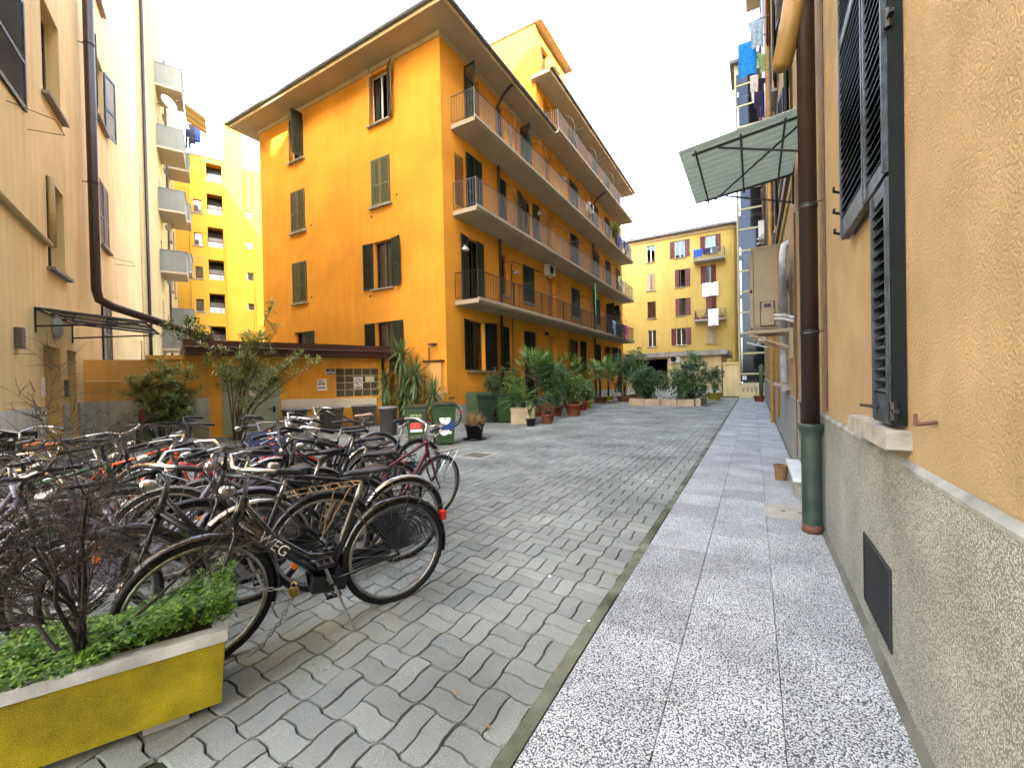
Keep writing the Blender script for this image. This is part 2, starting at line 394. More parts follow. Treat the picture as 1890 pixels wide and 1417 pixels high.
# blocks hidden under the trough are laid too but do not use up the near ones
def under_trough(x, y):
    d = Vector((x+2.12, y-.98, 0)); a = d.dot(Vector((-.456, -.890, 0))); b = d.dot(Vector((-.890, .456, 0)))
    return -.03 < a < 2 and -.03 < b < .7
near = [c for c in cells if not under_trough(c[1], c[2])][:300]; ns_ = set(near)
for d_, x, y, v, h in near:
    o = obj('paver', PMESH[(v, h)], M_PAVER, paving, T(x, y, rng.uniform(-.0045, .003)) @ RX(rng.uniform(-.018, .018)) @ RY(rng.uniform(-.018, .018)) @ RZ(rng.uniform(-.006, .006)))
far = [c for c in cells if c not in ns_]
V = []; F_ = []
for n_, (d_, x, y, v, h) in enumerate(far):
    lo, hi, c = PG[(v, h)]; z = rng.uniform(-.004, .003)
    V.extend([(x+a, y+b, -.017) for a, b in lo]); V.extend([(x+a, y+b, z) for a, b in hi]); F_.extend(paver_faces(n_*2*NP))
me = bpy.data.meshes.new('pavers'); me.from_pydata(V, [], F_); me.update()
o = obj('pavers', me, M_PAVER, paving); o['kind'] = 'stuff'

# kerb strip and pavement slabs
kb = MB(); kb.box(-.906, -.832, -3, 31, -.09, -.02); kerb = structure('kerb', kb, M_JOINT)
def kerbstone():
    b = MB(); b.box(-.034, .034, -.498, .498, -.08, .006); return b
for k in range(-2, 31):
    m_ = cached(('kerbstone',), kerbstone)
    obj('kerb_stone', m_, M_KERB, kerb, T(-.867+rng.uniform(-.003, .003), k+.35, rng.uniform(-.003, .006)))
sb = MB(); sb.box(-.83, .56, -3, 30.75, -.09, -.006); walk = structure('pavement', sb, M_JOINT)
def slab():
    b = MB(); h = .2285; c = .0035
    lo = [(-h, -h), (h, -h), (h, h), (-h, h)]; hi = [(-h+c, -h+c), (h-c, -h+c), (h-c, h-c), (-h+c, h-c)]
    b.add([(x, y, -.02) for x, y in lo]+[(x, y, .0) for x, y in lo]+[(x, y, .004) for x, y in hi],
          [(8, 9, 10, 11)]+[(i, (i+1) % 4, 4+(i+1) % 4, 4+i) for i in range(4)]+[(4+i, 4+(i+1) % 4, 8+(i+1) % 4, 8+i) for i in range(4)])
    return b
for ci, cxx in enumerate((-.598, -.139, .320)):
    off = (0, 0, -.06)[ci]
    for k in range(-3, 62):
        y = 2.0+off+(k+.5)*.4612
        if y < -.3 or y > 30.5: continue
        obj('paving_slab', cached(('slab',), slab), M_TERRAZZO, walk, T(cxx, y, .008+rng.uniform(-.0012, .0012)))

# ------------------------------------------------------------------ generic facade pieces
def facade(parent, F, u0, u1, z0, z1, ops, m, depth=.24, name='wall', room=M_DARKIN, rd=.6):
    b = MB()
    us = sorted({u0, u1, *[o[0] for o in ops], *[o[0]+o[2] for o in ops]}); zs = sorted({z0, z1, *[o[1] for o in ops], *[o[1]+o[3] for o in ops]})
    us = [u for u in us if u0-1e-6 <= u <= u1+1e-6]; zs = [z for z in zs if z0-1e-6 <= z <= z1+1e-6]
    inn = lambda u, z: any(o[0] < u < o[0]+o[2] and o[1] < z < o[1]+o[3] for o in ops)
    for a, c in zip(zs, zs[1:]):
        run = None
        for p, q in zip(us, us[1:]):
            if inn((p+q)/2, (a+c)/2):
                if run is not None: b.quad((run, 0, a), (p, 0, a), (p, 0, c), (run, 0, c)); run = None
            elif run is None: run = p
        if run is not None: b.quad((run, 0, a), (us[-1], 0, a), (us[-1], 0, c), (run, 0, c))
    for (u, z, w, h, *r) in ops:
        d = r[0] if r else depth; u_ = u+w; z_ = z+h
        b.cur = 0
        b.quad((u, 0, z), (u, 0, z_), (u, d, z_), (u, d, z)); b.quad((u_, 0, z), (u_, d, z), (u_, d, z_), (u_, 0, z_))
        b.quad((u, 0, z_), (u_, 0, z_), (u_, d, z_), (u, d, z_)); b.quad((u, 0, z), (u, d, z), (u_, d, z), (u_, 0, z))
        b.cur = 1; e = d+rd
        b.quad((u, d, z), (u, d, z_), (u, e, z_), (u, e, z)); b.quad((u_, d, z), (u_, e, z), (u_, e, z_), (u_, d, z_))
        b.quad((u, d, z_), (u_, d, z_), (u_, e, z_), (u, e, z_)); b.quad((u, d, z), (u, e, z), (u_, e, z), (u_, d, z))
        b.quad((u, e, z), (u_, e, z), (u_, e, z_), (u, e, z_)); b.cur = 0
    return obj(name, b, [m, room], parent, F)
def leaf_mb(w, h, pitch=.055, mid=True, th=.035, st=.06):
    b = MB(); t = th/2
    b.box(0, st, -t, t, 0, h); b.box(w-st, w, -t, t, 0, h)
    rails = [(0, .09), (h-.08, h)]+([(h*.42, h*.42+.07)] if mid else [])
    for a, c in rails: b.box(st, w-st, -t+.002, t-.002, a, c)
    ed = sorted(rails)
    for (a, c), (a2, c2) in zip(ed, ed[1:]):
        n = max(1, int((a2-c)/pitch)); s = (a2-c)/n
        for i in range(n):
            z = c+(i+.5)*s; x0, x1 = st, w-st; q = .38*s*1.25; y = t*.75
            b.add([(x0, -y, z-q), (x1, -y, z-q), (x1, y, z+q), (x0, y, z+q), (x0, -y, z-q+.008), (x1, -y, z-q+.008), (x1, y, z+q+.008), (x0, y, z+q+.008)],
                  [(0, 1, 2, 3), (4, 7, 6, 5), (0, 4, 5, 1), (3, 2, 6, 7)])
    return b
def leaf(parent, w, h, u, side, ang, m, y=-.03, z=0, pitch=.055, mid=True):
    """shutter leaf hinged at u; side 'L' or 'R'; ang 0 = closed, 180 = folded back on the wall"""
    me = cached(('shutter', round(w, 2), round(h, 2), pitch, mid), lambda: leaf_mb(round(w, 2), round(h, 2), pitch, mid))
    a = -R(ang) if side == 'L' else PI+R(ang)
    return obj('shutter', me, m, parent, T(u, y, z) @ RZ(a))
def frame_mb(w, h, n=2, t=.05, y=0., rails=()):
    b = MB(); d = .05
    b.box(0, t, y, y+d, 0, h); b.box(w-t, w, y, y+d, 0, h); b.box(t, w-t, y+.002, y+d-.002, 0, t); b.box(t, w-t, y+.002, y+d-.002, h-t, h)
    for i in range(1, n): x = w*i/n; b.box(x-t*.8, x+t*.8, y-.006, y+d-.004, t, h-t)
    for r in rails: b.box(t, w-t, y+.004, y+d-.006, r*h-.02, r*h+.02)
    return b
def sheet(w, h, wav=.02, n=10):
    b = MB()
    v = [(w*i/n, wav*math.sin(i*2.1), z) for z in (0, h) for i in range(n+1)]
    b.add(v, [(i, i+1, n+2+i, n+1+i) for i in range(n)]); return b
def window(parent, F, u, z, w, h, fm=None, shut=None, sm=None, curtain=0, sill=True, n=2, sillm=None, gm=None, depth=.24, pitch=.055, lw=None, name='window', rails=(), cm_=None, yoff=-.03):
    w = round(w, 2); h = round(h, 2)
    fr = obj(name, cached(('frame', w, h, n, rails), lambda: frame_mb(w, h, n, rails=rails)), fm or M_WOODFR, parent, F @ T(u, depth-.07, z))
    def pane():
        b = MB(); b.quad((.05, .02, .05), (w/n-.03, .02, .05), (w/n-.03, .02, h-.05), (.05, .02, h-.05)); return b
    for i in range(n): obj('pane', cached(('pane', w, h, n), pane), gm or M_GLASS, fr, T(i*(w/n-.01), 0, 0))
    if curtain:
        cw = round(w*curtain/2, 2)
        me = cached(('curtain', cw, h), lambda: sheet(cw, h-.1, .018, 12))
        obj('curtain', me, cm_ or M_CURTAIN, fr, T(.04, .10, .05)); obj('curtain', me, cm_ or M_CURTAIN, fr, T(w-.04-cw, .10, .05))
    if sill:
        def sl_():
            b = MB(); b.box(-.10, w+.10, -.20-.05, .10, -.07, -.004); return b
        obj('sill', cached(('sill', w), sl_), sillm or M_STONE, fr, T(0, -(depth-.07)+.12, 0))
    if shut:
        l = lw or w/2
        for sd_, a in zip('LR', shut):
            if a is None: continue
            leaf(fr, l, h-.02, 0 if sd_ == 'L' else w, sd_, a, sm or M_GREEN, y=-(depth-.07)+yoff, z=.01, pitch=pitch)
    return fr
def balcony(parent, F, u0, u1, z, d, railm, h=1.0, th=.16, slabm=None, bar=.115, solid=None):
    b = MB(); b.box(u0, u1, -d, -.004, z, z+th); b.box(u0-.04, u1+.04, -d-.05, -d+.0, z+th*.45, z+th+.03)
    s = obj('balcony', b, slabm or M_SOFFIT, parent, F)
    r = MB(); zt = z+th+h; y = -d+.04
    for (p, q) in (((u0+.03, -.02), (u0+.03, y)), ((u0+.03, y), (u1-.03, y)), ((u1-.03, y), (u1-.03, -.02))):
        r.tube([(*p, zt), (*q, zt)], .021, 4); r.tube([(*p, z+th+.10), (*q, z+th+.10)], .012, 4)
        L_ = math.hypot(q[0]-p[0], q[1]-p[1]); n = int(L_/bar)
        for i in range(n+1):
            t = i/n; x = p[0]+(q[0]-p[0])*t; yy = p[1]+(q[1]-p[1])*t
            r.box(x-.007, x+.007, yy-.007, yy+.007, z+th+.10, zt)
    obj('railing', r, railm, s)
    for k in range(int((u1-u0)/2.6)+1):
        x = min(u0+.03+k*2.6, u1-.03); q = MB(); q.box(x-.018, x+.018, y-.02, y+.02, z+th-.05, zt+.02); obj('railing_post', q, railm, s)
    return s, zt, y
def downpipe(parent, pts, r, m, F=None, clamps=(), name='downpipe'):
    b = MB(); b.tube(pts, r, 14); o = obj(name, b, m, parent, F, True)
    for c in clamps:
        q = MB(); q.lathe([(r*1.02, -.012), (r*1.12, -.012), (r*1.12, .012), (r*1.02, .012)], 14, c, False); obj('pipe_clamp', q, M_IRON, o)
    return o
def ac_unit(name, label, M, w=.8, h=.56, d=.3, m=None, fans=1, group=None):
    t = thing(name, label, 'air conditioner', M, group)
    m = m or M_WHITEAC
    b = MB(); b.box(-w/2, w/2, -d, 0, 0, h); b.box(-w/2-.006, w/2+.006, -d-.006, .006, h, h+.025); obj('casing', b, m, t)
    for k in range(fans):
        zc = h*(k+.5)/fans; r = min(w*.36, h/fans*.42); q = MB()
        for rr in (r, r*.8, r*.6, r*.4, r*.2): q.tube([(-w*.12+rr*math.cos(a*PI/9), -d-.022, zc+rr*math.sin(a*PI/9)) for a in range(18)], .006, 4, closed=True)
        for a in range(6): q.tube([(-w*.12, -d-.022, zc), (-w*.12+r*math.cos(a*PI/3), -d-.022, zc+r*math.sin(a*PI/3))], .006, 4)
        f = obj('fan_guard', q, M_GRILL, t); q = MB(); q.tube([(-w*.12, -d-.010, zc), (-w*.12, -d-.002, zc)], r, 20); obj('fan_opening', q, M_GRILL, f)
    q = MB(); q.box(w/2, w/2+.05, -d*.8, -d*.2, h*.12, h*.45); obj('service_cover', q, m, t)
    for s in (-w*.4, w*.4-.04): q = MB(); q.box(s, s+.04, -d-.05, .06, -.05, -.004); obj('bracket', q, m, t)
    return t
def garment(name, label, M, w, h, m, kind='shirt', group=None):
    """cloth hung over a line: two falls with folds"""
    b = MB(); n = 9; k = 7
    def outline(t):   # half-width factor down the fall
        if kind == 'trousers': return 1-.12*t
        if kind == 'shirt': return 1.0 if t > .28 else 1.45-.9*abs(t-.1)
        return 1
    v = []
    for side, sh in ((-1, 1.0), (1, .55)):
        for j in range(k+1):
            t = j/k
            for i in range(n+1):
                s = (i/n-.5)*outline(t)*w
                v.append((s, side*(.012+.03*t)+.022*t*math.sin(i*1.7+side), -h*sh*t-(.03*math.sin(i*.9) if j == k else 0)))
    o2 = (k+1)*(n+1); f = []
    for s in (0, o2):
        for j in range(k):
            for i in range(n):
                if kind == 'trousers' and i == n//2 and j > 2: continue
                a = s+j*(n+1)+i; f.append((a, a+1, a+n+2, a+n+1))
    f += [(i, o2+i, o2+i+1, i+1) for i in range(n)]
    b.add(v, f)
    return tag(obj(name, b, m, None, M, True), label, 'laundry', group)

# ------------------------------------------------------------------ orange four-storey building in the middle
ob = thing('apartment_building', 'orange four-storey building with long iron balconies and green shutters', 'building', T(-9.55, 11.85, 0))
FA = T(-11.4, 0, 0); FB = RZ(PI/2)
rows = [(2.0, 1.9), (5.23, 1.87), (8.48, 1.88), (11.73, 1.97)]
opA = [(2.45, z, 1.02, h) for z, h in rows]+[(7.80, z, 1.02, h) for z, h in rows]
facade(ob, FA, 0, 11.4, 0, 13.97, opA, M_ORANGE)
b = MB(); b.quad((-11.4, 0, 0), (-11.4, 24, 0), (-11.4, 24, 13.97), (-11.4, 0, 13.97)); b.quad((-11.4, 23.6, 0), (0, 23.6, 0), (0, 23.6, 17), (-11.4, 23.6, 17)); obj('rear_wall', b, M_ORANGE, ob)
W_ = M_WHITE
window(ob, FA, 2.45, 2.0, 1.02, 1.9, shut=(None, 176), sm=M_GREEN, lw=.5)
window(ob, FA, 2.45, 5.23, 1.02, 1.87, shut=(0, 0), sm=M_GREENL)
window(ob, FA, 2.45, 8.48, 1.02, 1.88, shut=(0, 0), sm=M_GREENL)
window(ob, FA, 2.45, 11.73, 1.02, 1.97, fm=W_, shut=(33, 85), sm=M_GREEN)
window(ob, FA, 7.80, 2.0, 1.02, 1.9, shut=(177, 177), curtain=.9, lw=.55)
window(ob, FA, 7.80, 5.23, 1.02, 1.87, shut=(177, 168), curtain=.9, lw=.55)
window(ob, FA, 7.80, 8.48, 1.02, 1.88, shut=(0, 0), sm=M_GREENLF)
window(ob, FA, 7.80, 11.73, 1.02, 1.97, fm=W_, shut=(42, 150), sm=M_GREENL, curtain=.5)
# slats of the closed leaves sit in a paler frame; small wall hooks below the sills
for (u, z) in ((7.55, 5.0), (7.75, 8.15), (3.9, 8.6), (9.15, 8.7), (3.8, 5.4)):
    q = MB(); q.sphere((u, -.01, z), .05, 8, 5, (1, .5, 1)); obj('wall_hook', q, M_IRONBR, ob, FA)
# right-hand facade, u = Y - 11.85
FLZ = [0.32, 4.47, 7.77, 10.94, 14.26]; TOP = [3.86, 7.06, 10.36, 13.60, 16.6]
opB = []; todo = []
for fl in range(5):
    z0, zt = FLZ[fl], TOP[fl]; u_min = 7.9 if fl == 4 else 0
    cols_ = {'c1': (1.42, 2.50), 'c2': (3.88, 4.42), 'c3': (5.92, 7.04), 'c4': (8.64, 9.74), 'c5': (12.1, 13.4), 'c6': (16.35, 17.45), 'c7': (19.0, 20.3), 'c8': (21.7, 22.8)}
    for c, (a, e) in cols_.items():
        if a < u_min: continue
        dr = c in ('c1', 'c4', 'c7', 'c8') or (fl == 0 and c == 'c3')
        if fl == 0 and c in ('c1', 'c7'): dr = False
        zb = z0 if dr else z0+.78
        if fl == 0 and not dr: zb = 1.9
        opB.append((a, zb, e-a, zt-zb)); todo.append((fl, c, a, zb, e-a, zt-zb, dr))
facade(ob, FB, 0, 7.75, 0, 13.97, [o for o in opB if o[0] < 7.7], M_ORANGE)
facade(ob, FB, 7.75, 23.6, 0, 17.0, [o for o in opB if o[0] > 7.7], M_ORANGE)
for fl, c, u, z, w, h, dr in todo:
    if c == 'c4':
        d = obj('door', cached(('door', round(h, 2)), lambda: (lambda b: (b.box(0, w, 0, .05, 0, h), b.box(.12, w-.12, -.012, 0, .15, h*.42), b.box(.12, w-.12, -.012, 0, h*.5, h-.15), b)[-1])(MB())), M_OCHREDOOR, ob, FB @ T(u, .20, z))
        q = MB(); q.tube([(.1, -.05, 1.0), (.22, -.05, 1.0)], .012, 6); obj('handle', q, M_IRON, d); continue
    sh = {('c1', 0): (165, 150), ('c1', 1): (172, 4), ('c1', 2): (0, 0), ('c1', 3): (96, None), ('c3', 0): (0, 0), ('c3', 1): (0, 0), ('c3', 2): (170, 170), ('c3', 3): (95, 0), ('c5', 0): (168, 168), ('c5', 1): (0, 0), ('c5', 2): (0, 6), ('c5', 3): (0, 0), ('c7', 0): (160, 160), ('c7', 1): (100, 80)}.get((c, fl), (0, 0) if c in ('c6', 'c2') and (fl+len(c)) % 2 else (4, 0))
    if c == 'c2': sh = None if fl in (1, 3) else (0, None)
    window(ob, FB, u, z, w, h, fm=W_ if (fl, c) in ((3, 'c7'), (4, 'c6')) else None, shut=sh, sm=M_GREEN if fl else M_SHDARK, n=1 if c == 'c2' else 2, lw=w if c == 'c2' else None, sill=not dr, curtain=.8 if sh and (sh[0] or 0) > 90 else 0, name='balcony_door' if dr else 'window')
# eaves, gutters and roofs
def eave(u0, u1, y0, y1, z, ov, m=M_SOFFIT):
    pass
e = MB(); e.box(-12.3, .92, -.92, 7.9, 13.97, 14.12); obj('eave_soffit', e, M_SOFFIT, ob)
e = MB(); e.box(-11.45, .06, -.07, -.003, 13.80, 13.965); e.box(.003, .07, .0, 7.7, 13.80, 13.965); obj('cornice', e, M_CREAM, ob)
e = MB(); e.box(-12.34, .96, -.97, -.925, 13.93, 14.08); e.box(.925, .97, -.97, 7.9, 13.93, 14.08); obj('fascia', e, M_CREAM, ob)
e = MB(); e.tube([(-12.4, -1.02, 14.12), (.98, -1.02, 14.12)], .075, 8); e.tube([(1.02, -1.02, 14.12), (1.02, 7.9, 14.12)], .075, 8); obj('gutter', e, M_ROOFG, ob)
e = MB(); e.add([(-12.3, -.92, 14.125), (.92, -.92, 14.125), (.92, 7.9, 14.125), (-12.3, 24, 14.125), (-6, 5.2, 16.3), (-6, 7.9, 16.3), (-6, 24, 16.3), (-12.3, 7.9, 14.125)], [(0, 1, 4), (1, 2, 5, 4), (0, 4, 5, 7)]); obj('roof', e, M_ROOF, ob)
for x, y in ((-10.1, .8), (-10.9, .3)):
    q = MB(); q.lathe([(.07, 0), (.07, .55), (.17, .57), (.19, .66), (.05, .74)], 10, (x, y, 14.2)); obj('vent_pipe', q, M_IRONG, ob)
b = MB(); b.quad((-3.2, 7.78, 13.5), (0, 7.78, 13.5), (0, 7.78, 17.0), (-3.2, 7.78, 17.0)); b.quad((-11.4, 7.785, 13.5), (-3.2, 7.785, 13.5), (-3.2, 7.785, 17), (-11.4, 7.785, 17)); obj('side_wall', b, M_ORANGE, ob)
e = MB(); e.box(-.2, .92, 7.5, 24.2, 16.86, 17.0); obj('eave_soffit', e, M_SOFFIT, ob)
e = MB(); e.box(.925, .97, 7.45, 24.25, 16.84, 17.02); e.box(-.05, .97, 7.45, 7.497, 16.84, 17.02); obj('fascia', e, M_CREAM, ob)
e = MB(); e.tube([(1.02, 7.45, 17.05), (1.02, 24.25, 17.05)], .07, 8); obj('gutter', e, M_IRONG, ob)
e = MB(); e.add([(.92, 11.76, 17.02), (.92, 24.2, 17.02), (-6, 24.2, 19.2), (-6, 11.76, 19.2)], [(0, 1, 2, 3)]); obj('roof', e, M_ROOF, ob)
b = MB(); b.quad((-3.15, 7.78, 17.0), (0, 7.78, 17.0), (0, 7.78, 19.85), (-3.15, 7.78, 19.85)); b.quad((-3.15, 11.75, 16.8), (-3.15, 7.78, 16.8), (-3.15, 7.78, 19.85), (-3.15, 11.75, 19.85)); b.quad((0, 11.75, 16.8), (-3.15, 11.75, 16.8), (-3.15, 11.75, 19.85), (0, 11.75, 19.85)); obj('roof_turret', b, M_ORANGE, ob)
to = [(8.45, 17.75, .95, 1.5), (10.1, 17.75, .95, 1.5)]
facade(ob, FB, 7.78, 11.75, 17.0, 19.85, to, M_ORANGE)
for q in to: window(ob, FB, *q, shut=None, sill=False)
b = MB(); b.box(-3.25, .42, 7.70, 12.0, 19.85, 19.97); obj('eave_soffit', b, M_SOFFIT, ob)
b = MB(); b.add([(-3.25, 7.70, 19.98), (.42, 7.70, 19.98), (.42, 12.0, 19.98), (-3.25, 12.0, 19.98), (-1.6, 9.8, 20.6)], [(0, 1, 4), (1, 2, 4), (2, 3, 4), (3, 0, 4)]); obj('roof', b, M_ROOF, ob)
# balconies with clothes-line brackets
rails_m = [M_IRON, M_IRONG, M_IRONG, M_IRONG]
BAL = []
for k, (z, ua) in enumerate(((4.30, .55), (7.60, .55), (10.77, .55), (14.10, 8.1))):
    s, zt, y = balcony(ob, FB, ua, 22.95, z, 1.08, M_IRON if k == 0 else M_IRONG, 1.02); BAL.append((s, zt, y))
    us = [3.6, 6.6, 9.3, 12.6, 15.2, 18.2, 20.6] if k < 3 else [10.4, 14.2, 18.0]
    for u in us:
        q = MB(); q.tube([(u, y-.01, z+.1), (u, y-.01, zt+.35), (u, y+.10, zt+.75), (u, y+.38, zt+1.0), (u, y+.75, zt+1.08)], .016, 6)
        q.tube([(u, y-.01, zt), (u, y-.62, zt+.05)], .012, 5); obj('clothes_line_bracket', q, M_IRONBR if k < 3 else M_IRONG, s)
    q = MB()
    for dy, dz in ((-.60, .05), (-.40, .045), (-.2, .04)): q.tube([(us[0], y+dy, zt+dz), (us[-1], y+dy, zt+dz-.03)], .0045, 4)
    obj('clothes_line', q, M_IRONG, s)
for u in (3.72, 16.05):
    downpipe(ob, [(u, -.09, .1), (u, -.09, 13.3), (u, -.45, 13.75), (u, -.98, 14.05)], .06, M_BROWN, FB)
downpipe(ob, [(4.72, -.05, .4), (4.72, -.05, 6.9), (7.9, -.05, 7.05)], .022, M_IRONBR, FB, name='gas_pipe')
q = MB(); q.tube([(13.55, -1.02, 4.5), (13.55, -1.02, 7.45)], .05, 8); obj('support_pole', q, mat('teal_paint', (.03, .22, .15), .5), ob, FB, True)
q = MB()
for i in range(9):
    q.tube([(.70+i*.06, -.03, 8.1), (.70+i*.06, -.03, 10.0)], .008, 4)
for i in range(28): q.tube([(.68, -.04, 8.1+i*.07), (1.20, -.04, 8.1+i*.07)], .008, 4)
obj('trellis', q, M_IRON, ob, FB)
for u, z in ((7.5, 10.05), (8.1, 3.98), (5.0, 6.55), (10.9, 13.2), (1.05, 6.6)):
    q = MB(); q.lathe([(.03, 0), (.05, -.04), (.13, -.10), (.15, -.17)], 12, (u, -.17, z)); q.tube([(u, 0, z+.02), (u, -.17, z+.02)], .015, 6); obj('wall_lamp', q, M_IRON if z < 5 else M_WHITEDIRTY, ob, FB)
ac_unit('air_conditioner', 'white air conditioner under the second balcony of the orange building', T(-9.50, 20.45, 7.02) @ RZ(PI/2), .78, .5)
ac_unit('air_conditioner', 'white air conditioner behind the top railing of the orange building', T(-9.50, 31.4, 14.9) @ RZ(PI/2), .78, .5)
ac_unit('air_conditioner', 'white air conditioner at the far end of the third-floor balcony', T(-9.50, 27.0, 12.6) @ RZ(PI/2), .78, .5)
# low corner meter cabinet and camera
q = MB(); q.box(10.55, 11.25, -.16, -.003, .35, 2.2); cab = obj('meter_cabinet', q, M_ORANGE_D, ob, FA); q = MB(); q.box(10.48, 11.32, -.24, -.003, 2.203, 2.27); obj('cabinet_cap', q, M_BROWNF, cab)
q = MB(); q.tube([(10.62, -.05, 2.3), (10.62, -.05, 2.75), (10.95, -.12, 2.80)], .02, 6); q.box(10.80, 11.05, -.3, -.1, 2.80, 2.88); obj('security_camera', q, M_IRONBR, ob, FA)
q = MB(); q.box(0, 11.4, -.03, -.002, 0, .7); obj('plinth', q, M_ORANGE_D, ob, FA); q = MB(); q.box(0, 23.6, -.03, -.002, 0, .62); obj('plinth', q, M_GREYP, ob, FB)
# ladder-like trellis and sills by the ground-floor window
q = MB()
for x in (3.25, 3.6): q.tube([(x, -.1, .6), (x, -.1, 2.7)], .015, 5)
for i in range(8): q.tube([(3.25, -.1, .8+i*.25), (3.6, -.1, .8+i*.25)], .012, 5)
obj('plant_ladder', q, M_IRONBR, ob, FB)
# ------------------------------------------------------------------ yellow building closing the far end
bb = thing('apartment_building', 'pale yellow four-storey building with maroon shutters closing the far end', 'building', T(-20, 46, 0))
I4 = Matrix.Identity(4)
X_ = lambda x: x+20
rb = [(4.70, 1.75), (7.72, 1.75), (10.65, 1.78), (13.65, 1.75)]
ops = []
for z, h in rb: ops += [(X_(-9.75), z, .86, h), (X_(-6.92), z, .98, h), (X_(-4.05), z, .92, h)]
facade(bb, I4, 0, X_(-2.1), 0, 16.05, ops, M_YELLOW)
# rounded right-hand corner
b = MB(); arc = [(X_(-2.1)+.7*math.sin(a*PI/16), .7-.7*math.cos(a*PI/16)) for a in range(9)]+[(X_(-1.4), 9)]
for p, q in zip(arc, arc[1:]): b.quad((*p, 0), (*q, 0), (*q, 16.05), (*p, 16.05))
obj('corner_wall', b, M_YELLOW, bb, None, True)
def corn(z0, z1, o): 
    b = MB(); pts = [(-.0, -o)]+[(X_(-2.1)+(.7+o)*math.sin(a*PI/16), .7-(.7+o)*math.cos(a*PI/16)) for a in range(9)]+[(X_(-1.4)+o, 9), (0, 9)]
    n = len(pts); b.add([(x, y, z0) for x, y in pts]+[(x, y, z1) for x, y in pts], [tuple(range(n))[::-1], tuple(range(n, 2*n))]+[(i, (i+1) % n, n+(i+1) % n, n+i) for i in range(n)]); return b
obj('cornice', corn(15.75, 16.055, .12), M_CREAM, bb); obj('eave', corn(16.06, 16.25, .55), M_ROOFG, bb)
b = MB(); b.add([(0, -.6, 16.26), (X_(-2.1), -.6, 16.26), (X_(-.8), .7, 16.26), (X_(-.8), 9, 16.26), (X_(-6), 5, 17.8), (0, 5, 17.8)], [(0, 1, 2, 4, 5), (2, 3, 4)]); obj('roof', b, M_ROOF, bb)
b = MB(); b.quad((0, 0, 0), (0, 9, 0), (0, 9, 16), (0, 0, 16)); obj('rear_wall', b, M_YELLOW, bb)
cfg = {(0, 3): dict(fm=M_WHITE, gm=M_GLASSB), (0, 2): dict(shut=(0, 0), sm=M_TAN), (0, 1): dict(fm=M_MAROON, curtain=.6), (0, 0): dict(fm=M_WHITE, curtain=.8),
       (1, 3): dict(fm=M_WHITE, gm=M_GLASSB, shut=(178, 178), sm=M_MAROON), (1, 2): dict(gm=M_GLASSB, shut=(30, 178), sm=M_MAROON), (1, 1): dict(shut=(20, 178), sm=M_MAROON, curtain=.9), (1, 0): dict(fm=M_WHITE, shut=(178, 178), sm=M_MAROON, curtain=1.),
       (2, 3): dict(fm=M_WHITE, gm=M_GLASSB, shut=(178, 178), sm=M_MAROON), (2, 2): dict(shut=(178, 25), sm=M_MAROON, gm=M_GLASSB), (2, 1): dict(shut=(0, 15), sm=M_MAROON), (2, 0): dict(shut=(0, 0), sm=M_TAN)}
for (c, r), kw in cfg.items():
    u, z, w, h = ops[r*3+c]; window(bb, I4, u, z, w, h, pitch=.09, lw=.46 if kw.get('shut') else None, **kw)
for z in (12.75, 6.85): balcony(bb, I4, X_(-5.05), X_(-2.3), z, 1.0, M_IRONG, .95, .14, M_CONC, .12)
q = MB(); q.tube([(X_(-1.62), -.1+.25, .2), (X_(-1.62), .15, 16)], .06, 8); obj('downpipe', q, M_YELLOW, bb)
hangers = [(-4.6, 13.9, .7, .75, (.02, .08, .55), 'shirt', 'bright blue shirt on the top balcony of the far yellow building'), (-3.8, 13.9, .6, .55, (.02, .022, .05), 'shirt', 'dark shirt drying on the top balcony of the far yellow building'),
           (-3.1, 13.95, .5, .7, (.10, .10, .11), 'towel', 'grey towel drying on the top balcony of the far yellow building'), (-3.65, 10.72, 1.45, 1.35, (.75, .75, .78), 'towel', 'large white sheet hanging under a window of the far yellow building'),
           (-3.35, 7.95, .9, 1.6, (.70, .72, .76), 'towel', 'white towels over the lower balcony railing of the far yellow building')]
for i, (x, z, w, h, c, k, lb) in enumerate(hangers): garment('towel' if k == 'towel' else 'shirt', lb, T(x, 46-(1.04 if z != 10.72 else .12), z), w, h, mat('cloth_%d' % i, c, .9, .1, 8), k, 'laundry on the far building')
for i, (x, w, h) in enumerate(((-4.85, .5, .45), (-4.1, .75, .5), (-2.7, .55, .5))):
    q = MB(); q.box(-w/2, w/2, -.15, .15, 0, h*.55); q.box(-w/2-.03, w/2+.03, -.18, .18, h*.55, h*.62); p = thing('window_box', ['small terracotta flower box at the left of the lower far balcony', 'wide terracotta flower box in the middle of the lower far balcony', 'terracotta flower box at the right of the lower far balcony'][i], 'flower box', T(x, 45.35, 6.995)); obj('box', q, M_TERRA, p)
    q = MB()
    for k in range(6): q.tube([(rng.uniform(-w/3, w/3), 0, .25), (rng.uniform(-w/2, w/2), rng.uniform(-.1, .1), .45+rng.uniform(0, .6))], .012, 4)
    obj('stems', q, M_BARK, p)
